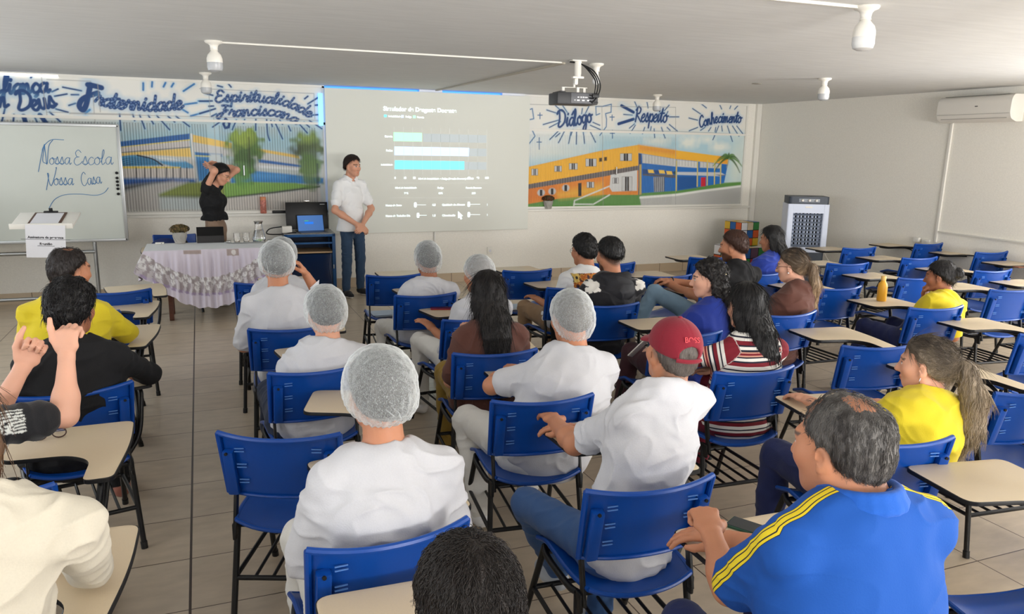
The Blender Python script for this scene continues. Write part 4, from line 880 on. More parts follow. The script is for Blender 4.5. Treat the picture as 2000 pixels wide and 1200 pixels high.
def hand(S,wr,d,n,pose='relax',side=1,sc=1.0):
    """five-fingered hand: d along the forearm, n out of the palm, thumb on the side s"""
    d=unit(d); n=unit(np.array(n)-d*(np.array(n)@d)); s=np.cross(n,d)*side; wr=np.array(wr,float)
    P=lambda a,b,c: wr+sc*(d*a+s*b+n*c)
    S.loft([P(-.01,0,0),P(.03,0,0),P(.08,.0,.002)],[.026*sc,.036*sc,.042*sc],[.02*sc,.017*sc,.013*sc],s,.012)
    cur={'relax':.45,'fist':1.35,'thumb':1.4,'flat':.12,'grip':.85}[pose]
    for i,(o,l) in enumerate(((.031,.93),(.0105,1.02),(-.0105,.96),(-.03,.78))):
        p=P(.084-(.006 if i in(0,3) else 0),o,0); a=cur*.75; Q=[p]
        for L_ in (.043,.029,.023):
            dd=d*math.cos(a)+n*math.sin(a)+s*o*.9*(1 if cur<.6 else 0); p=p+unit(dd)*L_*l*sc; Q.append(p); a+=cur*(.95 if cur>1 else .7)
        S.chain(Q,[.0098*sc,.0092*sc,.0084*sc,.0072*sc],.004)
    if pose=='thumb': Q=[P(.018,.028,.004),P(.055,.05,.004),P(.095,.058,.0),P(.128,.058,-.006)]
    elif pose in('fist','grip'): Q=[P(.02,.03,.006),P(.05,.048,.022),P(.078,.036,.04),P(.09,.014,.046)]
    else: Q=[P(.018,.03,.004),P(.046,.052,.012),P(.076,.062,.018),P(.098,.062,.02)]
    S.chain(Q,[.0135*sc,.0125*sc,.011*sc,.0088*sc],.007)
def head_sdf(S,H,R,s,female,fat=0):
    g=lambda x,y,z: np.array(H)+R@(np.array([x,y,z])*s)
    e=lambda c,r,k=.02,op=0,Rr=None: S.ell(g(*c),np.array(r)*s,R if Rr is None else R@Rr,k,op)
    e((0,-.014,.033),(.076,.097,.088)); e((0,.03,-.03),(.062+fat,.066,.082),.03); e((0,.05,-.085),(.034+fat,.036,.028),.03)
    for q in(-1,1):
        S.cone(g(q*(.054+fat),.0,-.05),g(q*.022,.06,-.098),.02*s,.016*s,.025); e((q*.04,.06,-.022),(.026,.026,.024),.03)
        e((q*.032,.1,.004),(.018,.018,.012),.012,1); e((q*.031,.0775,.003),(.0155,.0145,.0115),.005)
        e((q*(.077+fat*.6),-.008,-.012),(.009,.02,.032),.008,0,rotz(-q*.35)@rotx(-.15)); e((q*(.084+fat*.6),-.002,-.008),(.004,.01,.016),.004,1); e((q*(.079+fat*.6),.002,-.036),(.007,.009,.01),.006)
        e((q*.0125,.1,-.037),(.0085,.011,.0075),.006)
    e((0,.082,.026),(.046,.016,.012),.02); S.cone(g(0,.09,.014),g(0,.113,-.03),.0075*s,.0115*s,.012); e((0,.11,-.034),(.0105,.011,.009),.008)
    e((0,.09,-.0615),(.022,.012,.0055),.006); e((0,.088,-.0725),(.019,.0125,.0068),.006); e((0,.104,-.067),(.022,.006,.0016),.003,1)
    return g
def bodycolors(V,H,R,s,skin,hair,brow=True,beard=0,scalp=None,female=False):
    q=((V-np.array(H))@R)/s; C=np.ones((len(V),3))*np.array(skin); C*= (1+.06*vnoise(V*14,3))[:,None]
    def mx(m,col): 
        nonlocal C
        m=np.clip(m,0,1)[:,None]; C=C*(1-m)+np.array(col)*m
    inh=(np.abs(q)<.16).all(1); fr=(q[:,1]>.045)&inh
    el=lambda cx,cz,rx,rz: np.hypot((q[:,0]-cx)/rx,(q[:,2]-cz)/rz)
    for c in(-1,1):
        mx(fr*np.clip(1.4-el(c*.045,-.03,.03,.025),0,1)*.22,np.array(skin)*[1.05,.78,.72])
        if brow: mx((fr*(np.abs(q[:,2]-.0275+.3*(np.abs(q[:,0])-.03)**2*20)<.0045)*(np.abs(q[:,0]-c*.032)<.02))*.85,hair)
        mx(fr*np.clip((1.15-el(c*.031,.003,.0145,.0062))*6,0,1),rgb(228,224,220)); mx(fr*np.clip((1.1-el(c*.031,.003,.0058,.0062))*6,0,1),rgb(34,22,18))
        mx(fr*(np.abs(q[:,2]-.0098)<.0025)*(np.abs(q[:,0]-c*.031)<.016)*.8,rgb(30,20,18))
    mx(fr*np.clip((1.15-el(0,-.067,.024,.0115))*4,0,1)*.75,np.array(skin)*[.9,.52,.5] if female else np.array(skin)*[.92,.66,.62])
    if beard:
        d=inh*np.clip((-q[:,2]-.03-.55*np.clip(.055-q[:,1],0,.1))/.012,0,1)*(q[:,1]>-.005)*(q[:,2]>-.135)*(el(0,-.067,.024,.012)>1); mx(d*beard,hair)
    if scalp is not None:
        d=inh*np.clip((q[:,2]-(.86*q[:,1]-.004))/.02,0,1); mx(d*scalp,hair)
    return C
def strands(V,Nn,idx,flow,L_,rad,lift,rng,segs=5,curl=0,grav=0):
    """thin three-sided locks growing from chosen vertices"""
    n=len(idx); p=V[idx]+Nn[idx]*.001; f=flow[idx]-Nn[idx]*((flow[idx]*Nn[idx]).sum(1))[:,None]; f/=np.linalg.norm(f,axis=1,keepdims=True)+1e-9
    ln=L_*rng.uniform(.6,1.25,n); side=np.cross(Nn[idx],f); pts=[p]; ph=rng.uniform(0,6.28,n); f=f+side*rng.normal(0,.25,n)[:,None]+Nn[idx]*(lift*rng.uniform(.2,1.2,n))[:,None]; f/=np.linalg.norm(f,axis=1,keepdims=True)
    for k in range(segs-1):
        t=(k+1)/(segs-1); f2=f-Nn[idx]*(lift*1.5*t)+side*(curl*np.sin(ph+t*7))[:,None]+np.array([0,0,-grav*t]); f2/=np.linalg.norm(f2,axis=1,keepdims=True); pts.append(pts[-1]+f2*(ln/(segs-1))[:,None])
    Vs=[];b1=side/(np.linalg.norm(side,axis=1,keepdims=True)+1e-9)
    for k,q in enumerate(pts):
        r=rad*(1-.8*k/(segs-1))
        for a in range(3): Vs.append(q+r*(math.cos(a*2.094)*b1+math.sin(a*2.094)*Nn[idx]))
    Vs=np.stack(Vs,1); Fs=[]
    base=(np.arange(n)*segs*3)[:,None]
    for k in range(segs-1):
        for a in range(3): Fs.append(base+np.array([[k*3+a,k*3+(a+1)%3,(k+1)*3+(a+1)%3,(k+1)*3+a]]))
    return Vs.reshape(-1,3),np.concatenate(Fs)
def wrinkle(V,Nn,amp,seed,S=(9,9,16)):
    q=V*np.array(S); w_=vnoise(V*5,seed)[:,None]; q=q+w_*1.6
    a=vnoise(q,seed+1); f=(1-np.abs(a))**3-.35; return V+Nn*(amp*f+.5*amp*vnoise(V*24,seed+2))[:,None]
def person(key,label,px=None,Y=None,pos=None,t=None,hc=None,hyaw=0,hpitch=-.12,hroll=0,sex='m',skin='tan',hair=(None,),haircol=rgb(26,20,18),sw=.175,g=1.0,pelvis=None,bend=0,
           shirt=('white_tshirt',rgb(236,236,238)),sleeve=.62,neck=.0,pants=('navy_trousers',rgb(30,36,60)),shoes=rgb(30,28,28),armL='lap',armR='lap',hL='relax',hR='relax',nL=None,nR=None,
           res=.0065,stand=False,beard=0,scalp=None,legs=None,hs=None,tyaw=0,net=None,collar=None,tint=None,extra=None,fat=0,seed=1,wr=.009,shoulder_drop=.07,dZ=0,tuck=None,kL=None,kR=None,neckr=None,nbo=(0,0,0),sock=None,longsl=False,cuff=None):
    if t is None:
        c=CHAIR[key]; pos=(c.location.x,c.location.y); t=c.rotation_euler.z
    Rz=rotz(t); P0=np.array([pos[0],pos[1],0])
    loc=lambda p: Rz.T@(np.array(p,float)-P0)
    if px is not None: H=loc(atY(px[0],px[1],Y))
    else: H=np.array(hc,float)
    sw*=.87; female=sex=='f'; s=hs or (.94 if female else 1.0); y=hyaw-t
    R=rotz(y)@rotx(hpitch)@roty(hroll); f=lambda *a: H+R@(np.array(a)*s)
    NB=f(0,-.035,-.15)+[0,-.02,-.015]+np.array(nbo); hipz=.53 if not stand else .93
    PV=np.array(pelvis if pelvis is not None else ((0,-.06,hipz) if not stand else (NB[0],NB[1]-.0,hipz)),float)
    ch=.62*NB+.38*PV+[0,-.01-bend,0]; wa=.3*NB+.7*PV+[0,-.0-bend*.8,0]; TR=rotz(tyaw); rt=TR@np.array([1.,0,0]); sd=shoulder_drop
    SH={q:NB+TR@np.array([q*sw,-.005,-sd]) for q in(-1,1)}
    A=np.array([.158,.142,.156,.13])*g; B=np.array([.118,.108,.116,.085])*(.4+.6*g)
    if female: A=np.array([.165,.128,.14,.115])*g
    spine=[PV,wa,ch,NB+[0,-.005,-.05]]
    # ---- arms
    AR={}
    if callable(armL): armL=armL(H,SH,R)
    if callable(armR): armR=armR(H,SH,R)
    for q,arm in((-1,armL),(1,armR)):
        S_=SH[q]
        if isinstance(arm,str):
            if arm=='lap': E_=S_+[q*.06,.06,-.26]; W=np.array([q*.07,.26,.63])
            elif arm=='down': E_=S_+[q*.05,-.02,-.28]; W=E_+[q*.0,.08,-.24]
            elif arm=='tablet': E_=S_+[q*.02,.15,-.21]; W=S_+[-q*.1,.36,-.215]
            elif arm=='fold': E_=S_+[q*.07,.13,-.22]; W=np.array([q*.07,.3,.79])
            elif arm=='ontab': E_=S_+[q*.04,.16,-.2]; W=np.array([.06,.4,.765])
        else: E_,W=[np.array(a,float) for a in arm]
        AR[q]=(S_,E_,W)
    m=1.0 if not female else .88
    # ---- skin body, one continuous surface
    S=Sdf(); head_sdf(S,H,R,s,female,fat)
    nr=(neckr or (.058 if not female else .049))
    S.cone(f(0,-.03,-.06),NB+[0,.0,-.02],nr*s,nr*1.08,.025); S.cone(f(0,.0,-.09),NB+[0,.03,-.03],.03,.04,.03)
    S.loft(spine,A-.02,B-.02,rt,.04)
    for q in(-1,1):
        S_,E_,W=AR[q]; S.cone(NB+[0,-.01,-.03],S_,.046,.046*m,.05)
        S.cone(S_,E_,.042*m*g**.5,.037*m,.03); S.chain([E_,E_+(W-E_)*.3,W],[.039*m,.04*m,.0265*m],.03)
        d=W-E_; n=(nL if q<0 else nR); n=[0,0,-1.] if n is None else n
        hand(S,W+unit(d)*.012,d,n,hL if q<0 else hR,side=-q,sc=1.0 if not female else .92)
    hip={q:PV+TR@np.array([q*.09*g,.03,-.02]) for q in(-1,1)}; KN={};AN={}
    for q in(-1,1):
        k_=(kL if q<0 else kR)
        if k_ is not None: KN[q],AN[q]=[np.array(a,float) for a in k_]
        elif stand: KN[q]=hip[q]+[q*.02,.03,-.42]; AN[q]=hip[q]+[q*.03,-.02,-.84]
        else: KN[q]=PV+[q*.14,.43,.015]; AN[q]=np.array([q*.13,.38,.09])
    S.chain([hip[1],KN[1],AN[1]],[.05,.04,.03],.02); S.chain([hip[-1],KN[-1],AN[-1]],[.05,.04,.03],.02)
    V,Fq=S.mesh(res,1); me=npmesh('person',V,Fq); vcol(me,bodycolors(V,H,R,s,SKIN[skin],haircol,True,beard,scalp,female)); me.materials.append(M_skin)
    root=link('person',me); root.location=P0; root.rotation_euler=(0,0,t); tag(root,label,'person')
    # ---- shirt
    th=.013; S=Sdf(); S.loft([PV+[0,0,-.02 if tuck is None else tuck]]+spine[1:],A+th+np.array([.012 if not stand else .03,0,0,0]),B+th+np.array([.012 if not stand else .03,0,0,0]),rt,.05)
    if stand: S.plane(PV+[0,0,(.0 if tuck is None else tuck)-.02],(0,0,-1),.006)

    for q in(-1,1):
        S_,E_,W=AR[q]; S.cone(NB+[0,-.012,-.028],S_,.055,.05*m+th*.5,.05)
        if sleeve<=1: S.cone(S_,S_+(E_-S_)*sleeve,.047*m*g**.5+th,.05*m*g**.5+th,.03)
        else:
            e=S_+(E_-S_); S.cone(S_,e,.046*m*g**.5+th,.043*m+th*.8,.03); S.cone(e,e+(W-e)*(sleeve-1),.045*m+th*.8,(.034 if sleeve>1.6 else .045)*m+th*.6,.03)
    if female: 
        for q in(-1,1): S.ell(ch+TR@np.array([q*.07,.085,.0]),(.07,.06,.075),None,.04)
    fwd=TR@np.array([0,1.,0])
    S.cone(NB+fwd*(.02+neck)+[0,0,.005-neck*.2],NB+[0,.0,.2]+fwd*.08,.062*s+.004,.13,.008,1)
    for q in(-1,1):
        if sleeve<=1: pass
    V,Fq=S.mesh(res,1); Nn=vnormals(V,Fq)
    V=wrinkle(V,Nn,wr,seed*7); o=npmesh('shirt',V,Fq)
    if tint is not None:
        tv=tint(V,dict(NB=NB,SH=SH,AR=AR,PV=PV,rt=rt,H=H))
        if isinstance(tv,tuple): at=o.attributes.new('band','FLOAT','POINT'); at.data.foreach_set('value',tv[0].astype(np.float32)); o.materials.append(tv[1])
        else: vcol(o,tv); o.materials.append(M_tint)
    else: o.materials.append(cloth(*shirt))
    so=link('jacket' if 'jacket' in shirt[0] else ('polo_shirt' if 'polo' in shirt[0] else ('sweater' if 'sweater' in shirt[0] else 'shirt')),o,root)
    if collar:
        S=Sdf(); c0=NB+fwd*.012+[0,0,.012]; n_=20
        for rr,zz,r_ in((nr*1.08+.008,.03,.0075),(nr*1.08+.019,.004,.009)):
            Pq=[c0+TR@np.array([rr*math.sin(a),rr*math.cos(a)*1.05,zz-(.045 if zz>.01 else .05)*max(0,math.cos(a))**2+.012*max(0,-math.cos(a))]) for a in np.linspace(.25,2*math.pi-.25,n_)]
            S.chain(Pq,[r_]*n_,.022)
        Vc,Fc=S.mesh(.005,1); oc=npmesh('collar',Vc,Fc); oc.materials.append(cloth(*collar)); link('collar',oc,so)
    # ---- trousers and shoes
    S=Sdf(); S.loft([PV+[0,0,-.035],PV+[0,0,.07 if not stand else (.03 if sex=='m' else .07)]],[(.163 if not stand else .152)*g]*2,[(.122 if not stand else .108)*(.4+.6*g)]*2,rt,.03)
    L0=legs or 1.0
    for q in(-1,1):
        S.chain([hip[q],KN[q]],[.086*g*L0,.062*L0],.05); kk=KN[q]; an=AN[q]; S.chain([kk,kk+(an-kk)*.45,an+[0,0,.015]],[.063*L0,.058*L0,.05*L0],.025)
    V,Fq=S.mesh(res*1.15,1); V=wrinkle(V,vnormals(V,Fq),.006,seed*5+3); o=npmesh('trousers',V,Fq); o.materials.append(cloth(*pants)); link('trousers',o,root)
    for q in(-1,1):
        an=AN[q]; S=Sdf(); dr=np.array([q*.12,.99,0]); dr=unit(dr); z=an[2]-.09
        S.chain([an+[0,-.02,-.035],an+dr*.07+[0,0,-.05],an+dr*.15+[0,0,-.055]],[.042,.042,.034],.03); S.plane(an+[0,0,-.088],(0,0,-1),.004)
        V,Fq=S.mesh(.0065,1); sole=np.clip((an[2]-.066-V[:,2])/.004,0,1)[:,None]; o=npmesh('shoe',V,Fq); vcol(o,np.array(sock if sock is not None else shoes)*(1-sole)+sole*np.array(rgb(220,216,208) if sock is None else sock)); o.materials.append(M_tint); link('shoe' if sock is None else 'sock',o,root)
    make_hair(root,hair,H,R,s,f,NB,haircol,seed)
    if net: make_net(root,H,R,s,f,net,seed)
    if extra: extra(root,locals())
    return root
def hair_cap(S,H,R,s,vol,front=.075,nape=-.078,side=.0):
    e=lambda c,r,k=.02,op=0: S.ell(H+R@(np.array(c)*s),np.array(r)*s,R,k,op)
    e((0,-.016,.035),(.079+vol,.101+vol,.092+vol*1.25)); e((0,-.045,-.02),(.068+vol*.8,.066+vol*.8,.066),.03)
    n=unit((0,front+.085,-(.0)))
    a=np.array([0,.088,front]); b=np.array([0,-.09,nape]); d=unit(b-a); nn=np.array([0,-d[2],d[1]]); nn=nn if nn[2]<0 else -nn
    S.plane(H+R@(a*s),R@nn,.008)
    return S
def disp_hair(V,Fq,H,R,amp,fx,seed,mode):
    Nn=vnormals(V,Fq); q=(V-H)@R
    if mode=='cap':
        ph=np.arctan2(q[:,0],-q[:,1]+1e-6); th=np.arctan2(np.hypot(q[:,0],q[:,1]),q[:,2]); n=vnoise(np.stack([np.cos(ph)*fx,np.sin(ph)*fx,th*3.5],1),seed)+.5*vnoise(V*70,seed+1)
    elif mode=='curl': n=vnoise(V*55,seed)+.7*vnoise(V*110,seed+1)
    else: n=.7*vnoise(V*np.array([42,42,4]),seed)
    return V+Nn*(amp*n)[:,None]
def make_hair(root,hair,H,R,s,f,NB,col,seed):
    kind=hair[0]; o=dict(hair[1]) if len(hair)>1 else {}
    if kind is None: return
    rng=np.random.default_rng(seed); vol=o.get('vol',.012); hm=o.get('mat') or hairmat('hair_%02x%02x%02x'%tuple(int(255*c**.45) for c in col),col)
    S=Sdf(); hair_cap(S,H,R,s,vol,o.get('front',.072),o.get('nape',-.08))
    if kind in('long',):
        L_=o.get('len',.42); w_=o.get('w',.085); bk=o.get('back',.045); P=[f(0,-.06,.04),f(0,-.085,-.04),np.array([f(0,-.1,0)[0]+o.get('dx',0)*.4,min(f(0,-.09,0)[1],NB[1]-.06)-bk*.5,NB[2]+.04])]
        for k in range(1,5): P.append(np.array([P[2][0]+o.get('dx',0)*k/4,NB[1]-.075-bk-.01*k+o.get('dy',0)*k,NB[2]+.04-L_*k/4]))
        a=[.075,.085,w_]+[w_*(1-.1*k) for k in range(1,5)]; b=[.05,.045,.04]+[.032-.004*k for k in range(4)]
        S.loft(P,[q*s for q in a],[q*s for q in b],R@np.array([1.,0,0]),.006)
        for q in(-1,1): S.chain([f(q*.07,-.0,.03),f(q*.08,-.03,-.05),f(q*.075,-.06,-.12)],[.02,.024,.03],.03)
    if kind=='pony':
        tie=f(0,-.105,o.get('tz',.02)); bd=R@np.array([0,-1.,0]); bd[2]=0; bd=unit(bd); sdv=np.array([-bd[1],bd[0],0]); P=[tie]+[tie+bd*p[0]+sdv*p[1]+[0,0,-p[2]] for p in o['pts']]; S.chain(P,[.02]+list(o.get('r',[.04,.045,.04,.02])),.015)
    if kind=='bun': S.ell(f(0,-.125,.03),(.042,.038,.042),None,.008)
    V,Fq=S.mesh(o.get('res',.006),4 if kind=='long' else 1); mode=o.get('mode','cap' if kind in('short','bun') else 'long')
    a_=np.array([0,.088,o.get('front',.072)]); b_=np.array([0,-.09,o.get('nape',-.08)]); d_=unit(b_-a_); n_=np.array([0,d_[2],-d_[1]]); n_=-n_ if n_[2]<0 else n_
    qq=((V-H)@R)/s; hd=((qq-a_)@n_)+.006*vnoise(V*60,seed+8); tp=np.clip(hd/o.get('taper',.04),0,1)**.7; mk=(np.abs(qq)<.14).all(1)&(qq[:,1]>-.13)&(kind in('short','bun','pony','long'))
    if kind in('long','pony'): mk&=qq[:,1]>-.02
    V=V-vnormals(V,Fq)*((vol*.9+.009)*(1-tp)*mk)[:,None]
    bald=np.zeros(len(V))
    for c_,r__ in o.get('bald',[]): dd_=np.linalg.norm((qq-np.array(c_))/np.array(r__),axis=1)+.12*vnoise(V*45,seed+6); bald=np.maximum(bald,np.clip((1.35-dd_)/.85,0,1))
    V=V-vnormals(V,Fq)*((vol*1.25+.014)*bald)[:,None]
    V=disp_hair(V,Fq,H,R,o.get('amp',.003),o.get('fx',26),seed,mode); Nn=vnormals(V,Fq)
    ns=o.get('n',0)
    if ns:
        q=(V-H)@R; idx=rng.integers(0,len(V),ns); idx=idx[(bald[idx]<.3)|(rng.random(len(idx))<.55)]
        fl=np.zeros_like(V)+R@np.array([0,-.55,-.85]) if mode in('cap','curl') else np.zeros_like(V)+np.array([0,-.05,-1.])
        if mode=='cap': c=H+R@np.array([.01,-.05,.13]); fl=V-c; fl[:,2]-=.05
        if kind=='pony':
            P_=[f(0,-.105,o.get('tz',.02))]; up=(q[:,1]>-.1); fl=np.where(up[:,None],P_[0]-V,np.array([0,-.1,-1.]))
        Vs,Fs=strands(V+Nn*((vol*1.25+.014)*bald*.62)[:,None],Nn,idx,fl,o.get('L',.03),o.get('rad',.0011),o.get('lift',.25),rng,5,o.get('curl',.15),o.get('grav',.3))
        Fq=np.concatenate([Fq,Fs+len(V)]); V=np.concatenate([V,Vs])
    ho=link('hair',npmesh('hair',V,Fq),root); ho.data.materials.append(hm)
    if o.get('tips') is not None:
        c=np.clip((o['tz0']-V[:,2])/o.get('tl',.2),0,1)[:,None]; st=np.clip(.5+vnoise(V*np.array([60,60,5]),9),0,1)[:,None]*o.get('streak',.5); k=np.clip(c+st*.6*c+st*.35,0,1)
        vcol(ho.data,np.array(col)*(1-k)+np.array(o['tips'])*k); ho.data.materials.clear(); ho.data.materials.append(hairmat('tinted_hair',(1,1,1)) if False else M_hairtint)
    if kind=='pony':
        S=Sdf(); S.ell(f(0,-.112,o.get('tz',.02)),(.026,.02,.026),None,.01); Vt,Ft=S.mesh(.005,1); b=npmesh('hair_tie',Vt,Ft); b.materials.append(o.get('tie') or M_black); link('hair_tie',b,ho)
M_hairtint=mat('streaked_hair',(1,1,1),.45,attr='tint',bump=.5,scale=420,var=.35,stretch=(1,1,.06))
def make_net(root,H,R,s,f,o,seed):
    S=Sdf(); vol=o.get('vol',.024); e=lambda c,r,k=.03: S.ell(H+R@(np.array(c)*s),np.array(r)*s,R,k)
    e((0,-.022,.04+o.get('up',0)),(.084+vol,.104+vol,.09+vol)); e((0,-.05,-.005),(.078+vol*.7,.078+vol*.6,.075),.04)
    if o.get('bag'): e((0,-.06,-.03),(.082,.07,.08),.04)
    a=np.array([0,.1,.06]); b=np.array([0,-.1,o.get('nape',-.085)]); d=unit(b-a); nn=np.array([0,-d[2],d[1]]); nn=nn if nn[2]<0 else -nn
    S.plane(H+R@(a*s),R@nn,.006); V,Fq=S.mesh(.0055,2); Nn=vnormals(V,Fq); q=((V-H)@R)/s
    dist=-((q-a)@nn); rim=np.clip(1-dist/.07,0,1)**1.5; ph=np.arctan2(q[:,0],-q[:,1]); V=V+Nn*(.0035*rim*np.sin(ph*34+2*vnoise(V*20,seed))+.0025*vnoise(V*38,seed)+.002*vnoise(V*90,seed+3))[:,None]
    if o.get('knot') is not None:
        k=np.array(o['knot']); dv=q-k; dd=np.linalg.norm(dv,axis=1); u=R.T@np.array([0,0,1]); w_=np.arctan2(dv[:,0],dv[:,2]); V=V+Nn*(.006*np.clip(1-dd/.1,0,1)*np.clip(dd/.02,0,1)*np.abs(np.sin(w_*7))-.004*np.clip(1-dd/.05,0,1))[:,None]
    if o.get('knot') is not None:
        mb=MB(); Vb=V[q[:,1]<.02]; qb=q[q[:,1]<.02]; Nb=Nn[q[:,1]<.02]
        for a_ in np.linspace(-1.5,1.5,10):
            P_=[]; L_=.05+.05*abs(math.sin(a_*3.1+1))
            for r_ in np.linspace(.004,L_,6):
                i_=np.argmin((qb[:,0]-k[0]-r_*math.sin(a_))**2+(qb[:,2]-k[2]-r_*math.cos(a_))**2); P_.append(Vb[i_]+Nb[i_]*.001)
            mb.tube(smoothpts(P_,3),list(np.linspace(.0026,.0006,16)),6)
        Vt=np.concatenate(mb.v); tri=[f_ for f_ in mb.f if len(f_)==4]; Fq=np.concatenate([Fq,np.array(tri)+len(V)]); V=np.concatenate([V,Vt])
    no=link('hairnet',npmesh('hairnet',V,Fq),root); no.data.materials.append(M_net)
def spectacles(root,f,s,col,metal=False,group=None):
    m=MB(); 
    for q in(-1,1):
        m.tube([f(q*.032+.023*math.cos(a),.103-.004*abs(math.cos(a)),.002+.018*math.sin(a)) for a in np.linspace(0,2*math.pi,20,endpoint=False)],.0014,6,closed=True)
        m.tube([f(q*.055,.098,.006),f(q*.078,.05,.006),f(q*.083,-.005,.002),f(q*.08,-.02,-.012)],.0014,6)
    m.tube([f(-.009,.106,.006),f(.009,.106,.006)],.0014,6); m.build('glasses',mat('spectacle_frame',col,.3,.8 if metal else 0),root)
# ------------------------------------------------------------------ the people
def LZ(key,u,v,z):
    c=CHAIR[key]; p=atZ(u,v,z); d=p-np.array([c.location.x,c.location.y,0]); return rotz(c.rotation_euler.z).T@d
def LYp(key,u,v,Y):
    c=CHAIR[key]; p=atY(u,v,Y); d=p-np.array([c.location.x,c.location.y,0]); return rotz(c.rotation_euler.z).T@d
WT=('white_cotton',rgb(199,199,203)); WP=('white_twill',rgb(226,224,218)); JE=('denim_blue',rgb(58,92,142),.9,.2,300); DJ=('dark_denim',rgb(28,40,64),.9,.2,300); LJ=('light_denim',rgb(122,150,172),.9,.2,300); YT=('yellow_cotton',rgb(216,194,38)); BKC=('black_cotton',rgb(15,15,18)); BRN=('brown_cotton',rgb(92,56,46)); NV=('navy_twill',rgb(28,38,84))
DKH=rgb(22,17,16); SH0=('short',dict(vol=.012,n=0))
def nt_(**k): return k
# hairnet column on the left
person('P10','person in white T-shirt and big hairnet, nearest in the middle, gathered knot at the back',(738,770),2.2,hyaw=.1,sw=.195,g=1.12,skin='tan',hair=SH0,net=nt_(vol=.026,knot=(.03,-.13,-.055),nape=-.088),shirt=WT,sleeve=.95,armL='lap',armR='lap',pants=WP,res=.0055,seed=11,hpitch=-.05,wr=.01)
person('P9','person in white T-shirt and hairnet in dark jeans, second from the nearest hairnet',(635,613),3.92,hyaw=.02,sw=.19,g=1.25,skin='light',hair=SH0,net=nt_(vol=.022,bag=1,nape=-.1),shirt=WT,sleeve=.8,armL='lap',armR='tablet',pants=DJ,seed=12,hpitch=-.2)
person('P8','hairnet person in white raising the right hand to the cheek',(541,517),4.86,hyaw=-.05,sw=.18,g=1.05,skin='tan',hair=SH0,net=nt_(vol=.024,knot=(-.05,-.13,-.05)),shirt=WT,sleeve=.9,armL='lap',armR=((.23,.12,.88),(.125,.09,1.075)),hR='grip',nR=(-1,-.2,.1),pants=WP,seed=13,
  extra=lambda root,k: link('tissue',MB().add([(.14,.06,1.0),(.2,.05,1.02),(.25,.06,.95),(.19,.08,.93),(.2,.07,1.05)],[(0,1,2,3),(0,3,4)]).mesh('tissue',M_paper),root))
person('P7','hairnet person in white mostly hidden in front of the one touching his cheek',hc=(.07,.02,1.08),hyaw=0,sw=.18,g=1.1,skin='tan',hair=SH0,net=nt_(vol=.02),shirt=WT,sleeve=.9,pants=WP,seed=14)
person('P11','hairnet person in white sitting in front of the projection screen',(834,507),5.6,hyaw=0,sw=.185,g=1.1,skin='brown',hair=SH0,net=nt_(vol=.016,bag=1,nape=-.105),shirt=WT,sleeve=.75,armL='lap',armR='tablet',pants=WP,shoes=rgb(225,222,218),seed=15,hpitch=-.1,kL=((-.2,.36,.46),(-.19,.2,.09)))
person('P12','hairnet person in white half hidden behind the long black hair',(933,537),4.95,hyaw=.35,sw=.175,g=1.0,skin='tan',hair=SH0,haircol=rgb(120,112,108),net=nt_(vol=.014),shirt=WT,sleeve=.8,armL='lap',armR='tablet',pants=WP,shoes=rgb(225,222,218),seed=16)
# long dark hair, brown shirt
person('P13','woman in brown shirt and mustard trousers with long straight black hair',(952,575),3.95,hyaw=-.05,sex='f',sw=.175,g=1.12,skin='light',haircol=DKH,hair=('long',dict(vol=.016,len=.36,w=.095,dx=.0,n=1500,L=.12,rad=.0012,lift=.01,curl=.03,amp=.002)),shirt=BRN,sleeve=.85,armL='lap',armR='fold',pants=('mustard_twill',rgb(150,122,52)),shoes=rgb(60,36,30),seed=17)
person('P14','broad hairnet person in white shirt and white trousers in the centre',(1113,622),3.2,hyaw=0,sex='m',sw=.165,g=1.25,skin='tan',hair=SH0,haircol=rgb(90,84,78),net=nt_(vol=.014,bag=1,nape=-.12),shirt=WT,sleeve=.75,pelvis=(.08,-.06,.53),armL=((-.14,.1,.78),(.0,.33,.78)),armR='tablet',pants=WP,shoes=rgb(226,226,226),res=.006,seed=18,legs=1.1,hpitch=-.15,kL=((-.2,.38,.52),(-.16,.22,.09)))
